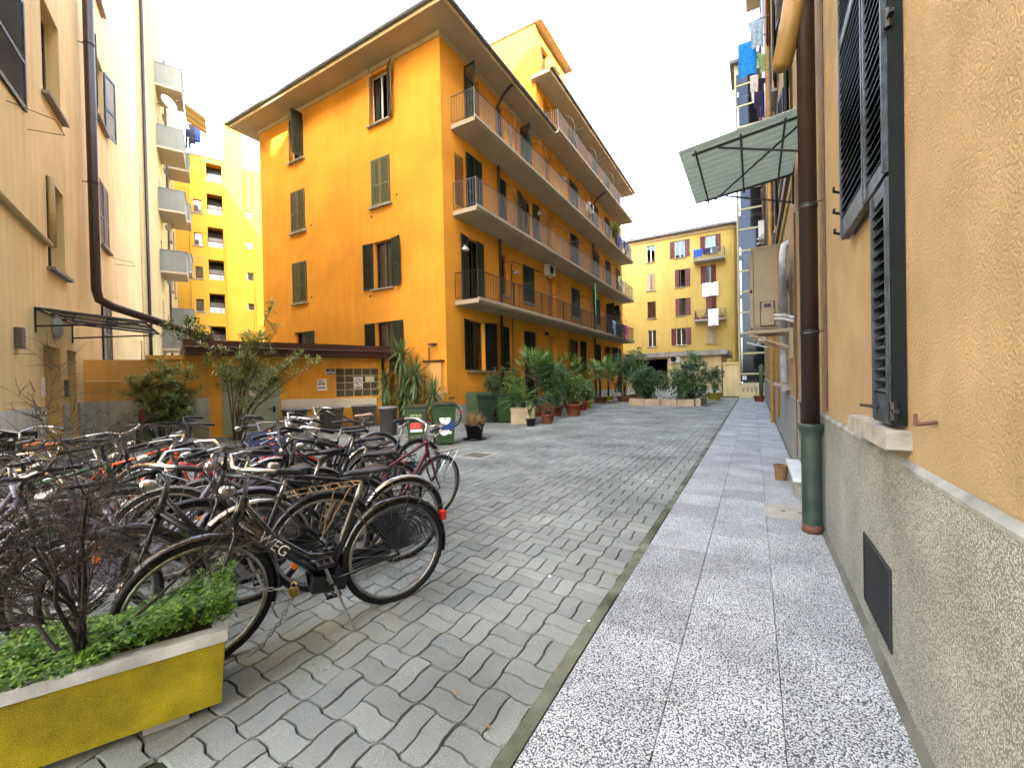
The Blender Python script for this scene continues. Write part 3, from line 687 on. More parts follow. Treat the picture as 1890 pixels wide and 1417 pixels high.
# flat-roofed annex with a garage mouth in front of it
an = thing('garage_annex', 'low flat-roofed garage annex with grey roof slab', 'garage', T(-16, 35.9, 0))
facade(an, I4, 0, 13.83, 0, 3.08, [(7.3, 0, 2.6, 2.95, .3), (10.9, 1.9, 1.4, .55, .15)], M_PEACH, rd=3.)
b = MB(); b.quad((13.83, 0, 0), (13.83, 8, 0), (13.83, 8, 3.08), (13.83, 0, 3.08)); obj('side_wall', b, M_PEACH, an)
b = MB(); b.box(-.2, 14.3, -.5, 8, 3.09, 3.46); obj('roof_slab', b, M_CONC, an)
b = MB(); b.box(13.835, 13.86, 1.0, 1.9, .0, 2.1); b.box(13.835, 13.86, 3.0, 3.4, 1.2, 2.3); obj('side_door', b, M_BROWN, an)
b = MB(); b.box(0, 13.8, -.03, -.002, 0, .5); obj('plinth', b, M_GREYP, an)
ac_unit('air_conditioner', 'grey-white air conditioner under the garage roof slab', T(-5.48, 35.86, 2.62), .78, .52)
car = thing('car', 'dark red car parked in the garage mouth', 'car', T(-7.55, 36.9, 0))
b = MB(); sec = [(-.85, .3), (-.88, .75), (-.72, .9), (-.58, 1.38), (-.4, 1.45), (.4, 1.45), (.58, 1.38), (.72, .9), (.88, .75), (.85, .3)]; b.prism(sec, .0, 3.4); obj('body', b, mat('car_red', (.18, .012, .015), .25, coat=.6), car)
b = MB(); b.quad((-.62, -.012, .95), (.62, -.012, .95), (.5, -.012, 1.36), (-.5, -.012, 1.36)); obj('windscreen', b, M_BLACKG, car)
for s in (-1, 1):
    b = MB(); b.box(s*.68-.14, s*.68+.14, -.02, 0, .62, .76); obj('headlight', b, M_CHROME, car)
    for y in (.6, 2.7): b = MB(); b.tube([(s*.62, y, .31), (s*.84, y, .31)], .31, 14); obj('wheel', b, M_RUBBER, car)
b = MB(); b.box(-1.95, -.85, .2, .35, 0, 2.3); b.box(-2.0, -.8, .1, .45, 2.3, 2.42)
tag(obj('side_wall', b, M_PEACH, None, T(0, 33.6, 0)), 'beige garden wall between garage annex and glass lift tower', 'wall')
# ------------------------------------------------------------------ glazed lift tower at the end of the pavement
lt = thing('lift_tower', 'tall glazed lift tower with cream frames at the end of the pavement', 'tower', T(-.85, 30.72, 0))
bars = [0.08, .93, 1.57, 2.88, 4.18, 5.51, 6.82, 8.14, 9.44, 10.79, 12.06, 13.35, 14.65, 15.97, 17.3, 18.62, 19.93, 20.7]
M_LIFTFR = mat('cream_metal', (.58, .50, .28), .5, .08, 4)
for (fx, fy, wd, F) in ((0, 0, 1.95, I4), (0, 0, 2.2, RZ(-PI/2) @ T(-2.2, 0, 0))):
    b = MB(); b.box(0, .09, 0, .09, 0, 21.3); b.box(wd-.09, wd, 0, .09, 0, 21.3)
    for z in bars[1:]: b.box(.09, wd-.09, .0, .07, z-.05, z+.05)
    f = obj('frame', b, M_LIFTFR, lt, F)
    for z0, z1 in zip(bars[1:], bars[2:]):
        q = MB(); q.quad((.09, .035, z0+.05), (wd-.09, .035, z0+.05), (wd-.09, .035, z1-.05), (.09, .035, z1-.05)); obj('pane', q, MATS.get('tower_glass') or glass('tower_glass', (.34, .37, .41), .42, .04, (.22, .27, .36)), f)  # bluish tint of the sky reflection is set in the glass colours
    q = MB(); q.box(.09, wd-.09, .02, .05, .03, .88); bp_ = obj('base_panel', q, M_LIFTFR, f)
    if F is I4:
        for k in range(7): q = MB(); q.box(.18+k*.235, .31+k*.235, .005, .019, .40, .72); obj('vent_slot', q, M_TAN, f)
b = MB(); b.box(.09, 1.86, .05, 2.1, 20.75, 21.3); obj('top_panel', b, M_LIFTFR, lt)
for k in range(6): b = MB(); b.box(.2+k*.27, .36+k*.27, .03, .049, 20.88, 21.15); obj('vent_slot', b, M_TAN, lt)
b = MB(); b.box(-.25, 2.2, -.3, 2.6, 21.3, 21.5); obj('roof_cap', b, M_ROOFG, lt)
b = MB(); b.box(.3, .38, 1.0, 1.08, 0, 20.7); b.box(1.5, 1.58, 1.0, 1.08, 0, 20.7); b.box(.2, 1.75, 1.5, 1.56, 0, 20.7); obj('lift_shaft', b, M_BINGREY, lt)
for z in bars[2::2]: b = MB(); b.box(.1, 1.85, 1.3, 2.1, z-.12, z+.05); obj('landing', b, M_CONC, lt)
q = MB(); q.box(-.64, -.42, 0, .004, 0, .24); no = tag(obj('paper_notice', q, M_PAPER, None, T(0, 30.70, 1.20)), 'white paper notice taped inside the lowest lift tower pane', 'notice')
q = MB()
for k in range(5): q.box(-.60, -.46, -.002, -.0004, .05+k*.035, .06+k*.035)
obj('print', q, M_INK, no)

# ------------------------------------------------------------------ building along the right of the pavement
rbd = thing('apartment_building', 'rough ochre plastered building beside the pavement with pebbledash plinth', 'building', T(.57, 0, 0) @ RZ(-PI/2))   # u = -Y, outward = -X
FR = I4
U = lambda y: -y
opr = [(U(2.69), 1.285, .25, 1.04, .03), (U(7.30), 0.05, 1.35, 3.75, .25), (U(10.3), 1.28, 1.15, 2.0), (U(13.6), 1.28, 1.0, 2.0), (U(19.4), 1.28, 1.0, 2.0), (U(25), 1.28, 1.0, 2.0)]
for z in (4.9, 8.2, 11.5, 14.8, 18.1):
    for y in (9.3, 12.8, 16.4, 20.3, 24.0, 27.6): opr.append((U(y), z, 1.0, 1.9))
opr.append((U(3.46), 2.42, 1.02, 2.2, .03))
facade(rbd, FR, -30.7, 14, 1.10, 24.5, [o for o in opr if o[1] > 1.2], M_RIGHT)
# plinth, 4 cm proud, with a sloping cap
for a, e in ((-30.7, U(7.30)), (U(5.95), 14)):
    b = MB(); vent = a < U(2.9) < e
    if vent:
        for (p, q, z0, z1) in ((a, U(3.17), .0, 1.10), (U(2.60), e, 0, 1.10), (U(3.17), U(2.60), 0, .16), (U(3.17), U(2.60), .56, 1.10)):
            b.quad((p, -.018, z0), (q, -.018, z0), (q, -.018, z1), (p, -.018, z1))
        for (p, q) in (((U(3.17), .16), (U(3.17), .56)), ((U(3.17), .56), (U(2.6), .56)), ((U(2.6), .56), (U(2.6), .16)), ((U(2.6), .16), (U(3.17), .16))):
            b.quad((p[0], -.018, p[1]), (q[0], -.018, q[1]), (q[0], .06, q[1]), (p[0], .06, p[1]))
    else: b.quad((a, -.018, 0), (e, -.018, 0), (e, -.018, 1.10), (a, -.018, 1.10))
    b.quad((a, -.018, 0), (a, -.018, 1.1), (a, .3, 1.1), (a, .3, 0)); b.quad((e, -.018, 0), (e, .3, 0), (e, .3, 1.1), (e, -.018, 1.1))
    obj('plinth', b, M_PLINTH, rbd)
    b = MB(); b.add([(a, -.024, 1.10), (e, -.024, 1.10), (e, -.003, 1.122), (a, -.003, 1.122), (a, -.024, 1.085), (e, -.024, 1.085), (e, -.019, 1.085), (a, -.019, 1.085)], [(0, 1, 2, 3), (4, 5, 1, 0), (7, 6, 5, 4), (0, 3, 7, 4), (1, 5, 6, 2)]); obj('plinth_cap', b, mat('grey_cap', (.20, .215, .21), .9, .35, 8, .5, 90, detail=10), rbd)
    b = MB(); b.add([(a, -.05, .0), (e, -.05, .0), (e, -.019, .06), (a, -.019, .06)], [(0, 1, 2, 3)]); obj('skirting', b, mat('dirty_mortar', (.11, .115, .10), .9, .3, 3, .5, 40), rbd)
b = MB(); b.box(-64, -33.2, .8, 12, 0, 24.4); obj('added_shade_wing', b, M_RIGHT, rbd)  # unseen wing, added to keep the sun off the far yellow building
b = MB(); b.quad((14, 0, 0), (14, 12, 0), (14, 12, 24.5), (14, 0, 24.5)); b.quad((-30.7, 0, 0), (-30.7, 0, 24.5), (-30.7, 12, 24.5), (-30.7, 12, 0)); b.quad((-30.7, 0, 24.5), (14, 0, 24.5), (14, 12, 24.5), (-30.7, 12, 24.5)); b.quad((-30.7, 12, 0), (-30.7, 12, 24.5), (14, 12, 24.5), (14, 12, 0)); obj('rear_wall', b, M_RIGHT, rbd)
b = MB(); b.box(-30.7, 14, -.7, -.002, 24.3, 24.55); obj('eave', b, M_SOFFIT, rbd)
# cellar grille
b = MB(); t = .014
b.box(U(3.17), U(2.6), -.026, -.008, .16, .16+t); b.box(U(3.17), U(2.6), -.026, -.008, .56-t, .56); b.box(U(3.17), U(3.17)+t, -.026, -.008, .16+t, .56-t); b.box(U(2.6)-t, U(2.6), -.026, -.008, .16+t, .56-t)
vg = obj('cellar_grille', b, M_IRON, rbd)
for k in range(26):
    z = .18+k*.0142; b = MB(); b.box(U(3.155), U(2.615), -.022, .0, z, z+.005); obj('slat', b, M_IRON, vg)
b = MB(); b.box(U(3.17), U(2.6), .05, .055, .16, .56); obj('dark_void', b, M_DARKIN, vg)
# nearest shutters: each slat is a piece of its own
def near_leaf(u0, u1, z0, z1, y, rails, pitch, slm, label):
    b = MB(); st = .036; t = .022
    b.box(u0, u0+st, y-t, y+t, z0, z1); b.box(u1-st, u1, y-t, y+t, z0, z1)
    b.box(u0+.008, u0+st-.008, y-t-.006, y-t, z0+.01, z1-.01); b.box(u1-st+.008, u1-.008, y-t-.006, y-t, z0+.01, z1-.01)
    for a, c in rails: b.box(u0+st, u1-st, y-t+.002, y+t-.002, a, c)
    s = obj('shutter', b, M_BLUEGREEN, rbd); s['label'] = label
    L_ = u1-u0-2*st
    def sm():
        q = MB(); q.add([(0, -.024, -.020), (L_, -.024, -.020), (L_, .020, .020), (0, .020, .020), (0, -.024, -.012), (L_, -.024, -.012), (L_, .020, .028), (0, .020, .028)],
                        [(0, 1, 2, 3), (4, 7, 6, 5), (0, 4, 5, 1), (3, 2, 6, 7), (0, 3, 7, 4), (1, 5, 6, 2)]); return q
    me = cached(('slat', round(L_, 3)), sm)
    rs = sorted(rails)
    for (a, c), (a2, c2) in zip(rs, rs[1:]):
        n = int((a2-c)/pitch)
        for i in range(n): obj('slat', me, slm, s, T(u0+st, y, c+(i+.5)*(a2-c)/n+rng.uniform(-.002, .002)) @ RX(rng.uniform(-.05, .05)))
    return s
s1 = near_leaf(U(2.71), U(2.425), 1.265, 2.355, -.035, ((1.265, 1.40), (2.29, 2.355)), .047, M_SHDARK, 'worn blue-green lower shutter above the stone sill')
s2 = near_leaf(U(2.805), U(2.43), 2.375, 4.75, -.040, ((2.375, 2.45), (3.6, 3.67), (4.68, 4.75)), .047, M_SHDARK, 'worn upper shutter leaf nearest the camera')
s3 = near_leaf(U(3.50), U(2.825), 2.375, 4.75, -.040, ((2.375, 2.50), (3.6, 3.67), (4.68, 4.75)), .047, M_SHDARK, 'worn upper shutter leaf with latch hooks')
b = MB(); b.box(U(2.424), U(2.405), -.050, -.003, 1.265, 4.8); obj('shutter_jamb', b, M_SHDARK, rbd)
for u, z in ((U(2.40), 3.02), (U(2.40), 1.33)):
    b = MB(); b.tube([(u, -.05, z-.04), (u, -.05, z+.04)], .016, 8); b.box(u, u+.05, -.06, -.04, z-.008, z+.008); obj('hinge', b, M_IRON, rbd)
for u, z in ((U(3.50), 2.42), (U(3.52), 2.70), (U(3.52), 2.56)):
    b = MB(); b.tube([(u-.05, -.03, z), (u+.03, -.10, z), (u+.05, -.10, z+.02)], .008, 6); obj('latch_hook', b, M_IRON, rbd)
b = MB(); b.tube([(U(2.60), -.062, 1.335), (U(2.74), -.10, 1.335)], .008, 6); obj('latch_hook', b, M_IRON, rbd)
b = MB(); pr = [(U(3.20), 1.163), (U(2.362), 1.163), (U(2.355), 1.17), (U(2.355), 1.238), (U(2.365), 1.248), (U(3.20), 1.248)]
b.prism(pr, -.085, .02); ss = obj('stone_sill', b, M_STONE, rbd)
b = MB(); b.add([(U(2.1)-.0, -.002, 1.36), (U(2.10), -.05, 1.31), (U(2.11), -.06, 1.30), (U(2.09), -.06, 1.30)], [(0, 1, 2), (0, 1, 3)]); b.tube([(U(2.07), -.0, 1.315), (U(2.07), -.06, 1.305)], .008, 6); b.tube([(U(2.07), -.06, 1.30), (U(2.07), -.06, 1.345)], .006, 5); obj('shutter_stop', b, M_IRONBR, rbd)
# windows further along
for (u, z, w, h, *r) in opr:
    if len(r): continue
    y = -u
    if z < 2: window(rbd, FR, u, z, w, h, shut=None, fm=M_WOODFR, curtain=.4)
    elif y < 13: window(rbd, FR, u, z, w, h, shut=(172, 172) if z < 9 else (0, 0), sm=M_SHDARK, pitch=.08)
    elif y < 17: window(rbd, FR, u, z, w, h, shut=(172, None) if z < 9 else (0, 170), sm=M_MAROON, pitch=.08)
    else: window(rbd, FR, u, z, w, h, shut=(172, 172) if (int(y)+int(z)) % 2 else (178, 170), sm=M_MAROON if y > 19 else M_SHDARK, pitch=.1)
# street door behind the pipe
b = MB(); u0, u1 = U(7.30), U(5.95)
b.box(u0, u0+.09, .10, .18, .06, 3.80); b.box(u1-.09, u1, .10, .18, .06, 3.80); b.box(u0+.09, u1-.09, .102, .178, 3.72, 3.80); b.box(u0+.09, u1-.09, .102, .178, 2.5, 2.62); b.box(u0+.09, u1-.09, .102, .178, .06, .55); b.box((u0+u1)/2-.05, (u0+u1)/2+.05, .098, .176, .55, 2.5)
dr_ = obj('street_door', b, M_SHDARK, rbd)
facade(rbd, FR, U(7.30), U(5.95), .02, .06, [], M_CONC, name='threshold')
b = MB(); b.quad((u0+.09, .14, .55), (u1-.09, .14, .55), (u1-.09, .14, 2.5), (u0+.09, .14, 2.5)); obj('pane', b, M_GLASS, dr_)
b = MB(); b.quad((u0+.09, .14, 2.62), (u1-.09, .14, 2.62), (u1-.09, .14, 3.72), (u0+.09, .14, 3.72)); obj('pane', b, M_GLASS, dr_)
b = MB(); b.box(u0, u1, .62, .64, 0, 3.9); b.quad((u0, .0, 0), (u0, .0, 3.8), (u0, .62, 3.8), (u0, .62, 0)); b.quad((u1, .0, 0), (u1, .62, 0), (u1, .62, 3.8), (u1, .0, 3.8)); b.quad((u0, 0, 3.8), (u1, 0, 3.8), (u1, .62, 3.8), (u0, .62, 3.8)); b.quad((u0, -.05, .015), (u0, .62, .015), (u1, .62, .015), (u1, -.05, .015)); obj('doorway', b, M_DARKIN, rbd)
b = MB(); b.tube([(u0+.2, .09, 1.1), (u0+.2, .0, 1.1), (u0+.2, .0, 1.3), (u0+.2, .09, 1.3)], .013, 6); obj('handle', b, M_CHROME, dr_)
# rain pipe with its green cast-iron foot
pu, py_ = U(4.80), -.115
b = MB(); b.tube([(pu, py_, 1.0), (pu, py_, 24.2)], .072, 20); rp = obj('rain_pipe', b, M_BROWN, rbd, None, True)
b = MB(); b.lathe([(.082, .0), (.082, .06), (.080, .08), (.080, .88), (.086, .92), (.104, .98), (.108, 1.0), (.108, 1.018), (.084, 1.02)], 22, (pu, py_, .012)); obj('cast_iron_foot', b, mat('old_green_iron', (.014, .040, .032), .45, .3, 5, .15, 50, c2=(.045, .06, .045)), rp, None, True)
b = MB(); b.lathe([(.0835, .0), (.0835, .075)], 22, (pu, py_, .012)); obj('rusty_collar', b, M_IRONBR, rp, None, True)
for z in (1.88, 3.05):
    b = MB(); b.lathe([(.073, -.012), (.078, -.012), (.078, .012), (.073, .012)], 20, (pu, py_, z), False); b.lathe([(.073, .02), (.077, .02), (.077, .028), (.073, .028)], 20, (pu, py_, z), False); b.tube([(pu+.07, py_+.03, z), (pu+.16, .0, z+.005)], .006, 6); obj('pipe_clamp', b, M_IRON, rp)
b = MB(); b.tube([(pu-.04, py_-.19, 4.42), (pu-.04, py_-.185, 4.45), (pu+.02, py_-.12, 4.75), (pu+.06, py_-.05, 5.2)], [.05, .085, .09, .09], 14); obj('ochre_branch_pipe', b, mat('ochre_pipe', (.26, .15, .035), .5, .15, 5), rbd, None, True)
b = MB(); b.tube([(U(4.64), -.012, 1.16), (U(4.64), -.012, 9)], .009, 6); obj('cable', b, M_IRONBR, rbd)
b = MB(); b.tube([(U(15.2), -.09, .02), (U(15.2), -.09, 24)], .055, 12); obj('rain_pipe', b, mat('ochre_pipe2', (.60, .31, .07), .6, .12, 5), rbd, None, True)
b = MB(); b.tube([(U(12.6), -.05, .4), (U(12.6), -.05, 24)], .03, 8); obj('gas_pipe', b, M_OCHREDOOR, rbd, None, True)
b = MB(); b.tube([(U(16.6), -.12, 4.6), (U(16.6), -.12, 16)], .09, 10); obj('grey_flue', b, M_ALU, rbd, None, True)
b = MB(); b.tube([(U(9.15), -.09, 1.35), (U(9.15), -.09, 3.7), (U(9.15), -.06, 3.85), (U(9.15), .02, 3.88)], .062, 12); obj('boiler_flue', b, M_WHITEDIRTY, rbd, None, True)
b = MB(); b.tube([(U(7.56), -.02, .25), (U(7.56), -.02, 3.9)], .012, 6); obj('cable', b, M_IRONBR, rbd)
b = MB(); b.box(U(12.7), U(7.6), -.10, -.004, 4.56, 4.74); obj('cable_duct', b, mat('duct_brown', (.07, .045, .02), .6), rbd); b = MB(); b.tube([(U(12.7), -.03, 4.48), (U(7.6), -.03, 4.48)], .022, 6); obj('conduit', b, M_PEACH, rbd)
b = MB(); b.tube([(U(10.2), -.02, 6.05), (U(10.2), -.75, 6.12)], .02, 6); obj('drying_bar', b, M_IRONBR, rbd)
# fibreglass canopy over the street door
cp = thing('door_canopy', 'corrugated green fibreglass canopy on black iron brackets over the street door', 'canopy')
cx0, cx1, cy0, cy1 = .535, -.80, 5.72, 7.62; zw, zo = 4.47, 4.33
b = MB(); n = 36; vs_ = []
for i in range(n+1):
    y = cy0+(cy1-cy0)*i/n; dz = .012*math.sin(i*2*PI/3)
    vs_ += [(cx0, y, zw+dz+.02), (cx1, y, zo+dz+.02), (cx0, y, zw+dz+.0235), (cx1, y, zo+dz+.0235)]
b.add(vs_, [(4*i, 4*i+1, 4*i+5, 4*i+4) for i in range(n)]+[(4*i+2, 4*i+6, 4*i+7, 4*i+3) for i in range(n)]); obj('sheet', b, M_CORRUG, cp)
zz = lambda x: zw+(zo-zw)*(x-cx0)/(cx1-cx0)-.012
for y in (cy0+.16, cy1-.10):
    b = MB(); b.tube([(cx0, y, zz(cx0)), (cx1+.15, y, zz(cx1+.15))], .016, 6); b.tube([(.52, y, zw-.42), (-.35, y, zz(-.35)-.02)], .013, 6); b.tube([(.535, y, zw-.45), (.535, y, zw+.02)], .016, 6); obj('bracket', b, M_IRON, cp)
for x in (.35, -.1, -.6):
    b = MB(); b.tube([(x, cy0+.02, zz(x)-.03), (x, cy1-.02, zz(x)-.03)], .013, 6); obj('cross_bar', b, M_IRON, cp)
b = MB(); b.tube([(.5, cy0+.3, zw-.04), (-.5, cy1-.15, zo-.03)], .012, 6); obj('tie_rod', b, M_IRON, cp)
# big two-fan air conditioner seen end-on
acb = thing('air_conditioner', 'large beige two-fan air conditioner on wall brackets over the pavement', 'air conditioner', T(.35, 8.45, 2.25) @ RZ(-PI/2))
b = MB(); b.box(-.48, .48, -.36, 0, 0, 1.30); obj('casing', b, M_TANAC, acb)
b = MB(); b.box(-.49, .49, -.37, .01, 1.302, 1.33); obj('lid', b, M_TANAC, acb)
b = MB(); b.box(.481, .49, -.30, -.012, .06, 1.26); obj('side_panel', b, M_TANAC, acb)
for zc in (.33, .96):
    b = MB(); b.box(-.42, .30, -.395, -.361, zc-.29, zc+.29); f = obj('fan_guard', b, M_TANAC, acb)
    b = MB(); b.tube([(-.06, -.398, zc), (-.06, -.396, zc)], .25, 20); obj('fan_opening', b, M_GRILL, f)
b = MB(); b.prism([(0, 0), (0, 0), (0, 0)], 0, 0) if False else b.box(.491, .545, -.24, -.06, .04, .30); b.box(.491, .53, -.23, -.07, .302, .42); obj('service_cover', b, M_TANAC, acb)
b = MB(); b.box(.4905, .492, -.255, -.045, .025, .435); obj('dark_outline_plate', b, M_GRILL, acb)  # dark plate added behind the cover so its edge reads as a seam
b = MB(); b.box(.531, .534, -.20, -.10, .33, .39); obj('handle_recess', b, M_GRILL, acb)
b = MB(); b.box(.4815, .4835, -.345, -.335, .03, 1.28); b.box(.4815, .4835, -.345, -.012, .025, .035); obj('seam', b, M_GRILL, acb)
for x in (-.34, .40):
    b = MB(); b.box(x, x+.05, -.42, .195, -.075, -.012); b.box(x, x+.05, .14, .195, -.5, -.075); b.add([(x, -.38, -.08), (x+.05, -.38, -.08), (x+.05, .15, -.30), (x, .15, -.30), (x, -.38, -.11), (x+.05, -.38, -.11), (x+.05, .15, -.34), (x, .15, -.34)], [(0, 3, 2, 1), (4, 5, 6, 7), (0, 4, 7, 3), (1, 2, 6, 5), (0, 1, 5, 4)]); obj('bracket', b, M_TANAC, acb)
for z in (.14, .20): b = MB(); b.tube([(.52, -.1, z), (.52, .06, z-.01), (.50, .2, z-.06)], .022, 8); obj('hose', b, M_WHITEDIRTY, acb)
ac_unit('air_conditioner', 'white air conditioner high on the right wall above the beige one', T(.50, 17.5, 6.3) @ RZ(-PI/2), .8, .55)
ac_unit('air_conditioner', 'white air conditioner low on the right wall near the lift tower', T(.50, 24.5, 3.1) @ RZ(-PI/2), .8, .6)
b = MB(); b.box(-.5, .5, -.9, 0, 0, .06); tag(obj('lamp_arm', b, M_WHITEDIRTY, None, T(.55, 23.2, 2.75) @ RZ(-PI/2) @ RX(R(-18)) @ Matrix.Diagonal((.12, 1, 1, 1))), 'pale tilted lamp arm sticking out of the right wall', 'lamp')
# laundry on the right wall
lr = [(-.05, 15.0, 11.75, .5, 1.05, (.015, .22, .62), 'towel', 'bright blue patterned towel hanging highest on the right wall'), (.2, 14.6, 12.0, .32, .8, (.30, .38, .46), 'shirt', 'pale blue shirt hanging beside the blue towel'), (.12, 14.9, 10.6, .22, .8, (.60, .55, .50), 'trousers', 'pale beige trousers hanging below the blue towel'), (.25, 15.3, 10.7, .28, .7, (.05, .03, .06), 'shirt', 'dark plum shirt hanging on the right wall'), (.25, 14.8, 10.0, .3, .8, (.03, .02, .08), 'trousers', 'dark navy trousers hanging lowest on the right wall'), (.32, 14.5, 10.9, .22, .55, (.30, .42, .18), 'shirt', 'light green top hanging on the right wall')]
for i, (x, y, z, w, h, c, k, lb) in enumerate(lr): garment('towel' if k == 'towel' else ('trousers' if k == 'trousers' else 'shirt'), lb, T(x, y, z) @ RZ(R(8*i)), w, h, mat('rcloth_%d' % i, c, .9, .25, 12), k, 'laundry high on the right wall')
dkr = thing('drying_rack', 'thin metal drying rods sticking out high on the right wall', 'drying rack')
for a, e in (((.56, 15, 11.78), (-.35, 15, 11.80)), ((.56, 14.6, 12.02), (-.1, 14.6, 12.02)), ((.56, 15, 10.72), (0, 15.1, 10.72))): b = MB(); b.tube([a, e], .013, 6); obj('rod', b, M_IRONG, dkr)
if 0: (lambda *a: None)(None, 'thin metal drying rods sticking out high on the right wall', 'drying rack')

# ------------------------------------------------------------------ peach building on the left
FLm = frame(OL, DL)
lb = thing('apartment_building', 'peach plastered building on the left with grey plinth and doorway', 'building', FLm)
opl = [(-5.2, 6.85, 1.45, 2.1), (-2.62, 4.15, 1.25, 1.98), (-2.62, 7.90, 1.25, 2.15), (2.25, 6.03, 1.3, 2.05), (2.25, 10.0, 1.3, 2.1), (2.25, 2.35, 1.3, 2.0), (-3.12, .05, 1.14, 2.38, .45), (-1.47, .05, .74, 2.40, .45), (2.25, 14.0, 1.3, 2.1), (-2.62, 11.7, 1.25, 2.1)]
facade(lb, I4, -9, 11.0, 0, 24, opl, M_PEACH, depth=.3)
b = MB(); b.quad((-9, 0, 24), (11, 0, 24), (11, 9, 24), (-9, 9, 24)); b.quad((-9, 0, 0), (-9, 0, 24), (-9, 9, 24), (-9, 9, 0)); obj('rear_wall', b, M_PEACH, lb)
for a, e in ((-9, -3.14), (-1.96, -1.49), (-.71, -.02)):
    b = MB(); b.box(a, e, -.035, -.002, 0, 1.16); obj('plinth', b, M_GREYP, lb)
leaf(lb, 1.45, 2.1, -5.2, 'L', 0, M_GREEN, z=6.85)
for z, h in ((4.15, 1.98), (7.90, 2.15), (11.7, 2.1)): window(lb, I4, -2.62, z, 1.25, h, depth=.3, n=2, fm=M_WOODFR)
window(lb, I4, 2.25, 6.03, 1.3, 2.05, depth=.3, shut=(0, 0), sm=M_IRONBR, pitch=.09); window(lb, I4, 2.25, 10.0, 1.3, 2.1, depth=.3, shut=(168, 165), sm=M_BLUEGREEN, pitch=.09, lw=.66)
window(lb, I4, 2.25, 2.35, 1.3, 2.0, depth=.3, shut=(0, 0), sm=M_SHDARK, pitch=.08); window(lb, I4, 2.25, 14.0, 1.3, 2.1, depth=.3, shut=(0, 0), sm=M_SHDARK, pitch=.09)
b = MB(); b.box(-3.1, -2.0, .36, .42, .06, 2.4); d = obj('entrance_door', b, M_OCHREDOOR, lb); b = MB(); b.box(-3.1, -2.78, .30, .355, .06, 2.42); obj('door_leaf', b, M_BROWN, d)
b = MB(); b.box(-1.45, -.75, .36, .42, .06, 2.42); obj('side_door', b, mat('mustard_door', (.36, .20, .05), .6, .1, 3), lb)
b = MB(); b.box(-1.78, -1.62, -.06, -.003, 1.32, 1.72); ip = obj('intercom_panel', b, M_IRONG, lb); b = MB(); b.box(-1.75, -1.65, -.064, -.061, 1.36, 1.68); obj('buttons', b, M_ALU, ip)
b = MB(); b.box(-3.34, -3.20, -.03, -.003, 1.35, 1.75); obj('notice_plate', b, M_PAPER, lb)
b = MB(); b.lathe([(.0, -.02), (.22, -.02), (.24, .02), (.2, .08), (.0, .12)], 18, (0, 0, 0)); obj('wall_lamp', b, M_WHITEDIRTY, lb, T(-2.36, -.02, 2.86) @ RX(PI/2), True)
b = MB(); b.box(-4.62, -4.44, -.10, -.003, 2.25, 2.62); obj('wall_sconce', b, M_IRONG, lb)
b = MB(); b.tube([(-9, -.06, 4.95), (-3.2, -.06, 4.62), (-2.72, -.06, 4.60)], .055, 8); b.tube([(-2.5, -.05, 4.6), (-2.5, -.05, 6.1), (-2.4, .05, 6.2)], .06, 8); obj('cream_wall_pipe', b, M_CREAM, lb, None, True)
for u, z in ((-4.6, 6.6), (3.75, 5.95)):
    b = MB(); b.tube([(u, 0, z), (u+.2, -.55, z-.05), (u+.8, -.55, z-.05), (u+1.0, 0, z)], .008, 5); obj('drying_frame', b, M_IRONBR, lb)
# iron and glass canopy over its door
lc = thing('door_canopy', 'rusty iron canopy with glass panes over the left doorway', 'canopy', FLm @ T(-2.3, 0, 3.0))
b = MB(); ang = [(-1.25, 0, .12), (-1.25, -1.65, -.06), (1.3, -1.65, -.06), (1.3, 0, .12)]
for p, q in zip(ang, ang[1:]+ang[:1]): b.tube([p, q], .024, 5)
for x in (-.4, .45): b.tube([(x, 0, .12), (x, -1.65, -.06)], .016, 5)
for x in (-1.25, 1.3): b.tube([(x, 0, -.24), (x, -1.55, -.10)], .02, 5); b.tube([(x, 0, -.36), (x, 0, .14)], .03, 5)
obj('iron_frame', b, M_IRON, lc)
for k in range(3):
    x0 = -1.22+k*.84; b = MB(); b.box(x0, x0+.8, -1.63, -.02, -.004, .004); obj('pane', b, MATS.get('canopy_glass') or glass('canopy_glass', (.65, .65, .58), .3), lc, T(0, 0, .006) @ RX(R(6.2)) @ T(0, 0, .14))
# brown flue that comes down this wall and crosses over to the boiler shed
fl = thing('boiler_flue', 'thick brown flue pipe running down the left wall to the shed roof', 'pipe')
p0 = OL+DL*(.42)+NL*.22
b = MB(); b.tube([(p0.x, p0.y, 24), (p0.x, p0.y, 4.25), (p0.x+.01, p0.y+.05, 3.98), (p0.x-.02, p0.y+.35, 3.82), (-15.25, 6.9, 3.02), (-15.3, 7.05, 2.75)], .115, 16); obj('pipe', b, M_BROWN, fl, None, True)
for z in (7.2, 11.0, 15): b = MB(); b.lathe([(.118, -.02), (.126, -.02), (.126, .02), (.118, .02)], 16, (p0.x, p0.y, z), False); b.tube([(p0.x, p0.y, z), tuple(p0-NL*.22+Vector((0, 0, z)))], .015, 5); obj('pipe_clamp', b, M_IRON, fl)
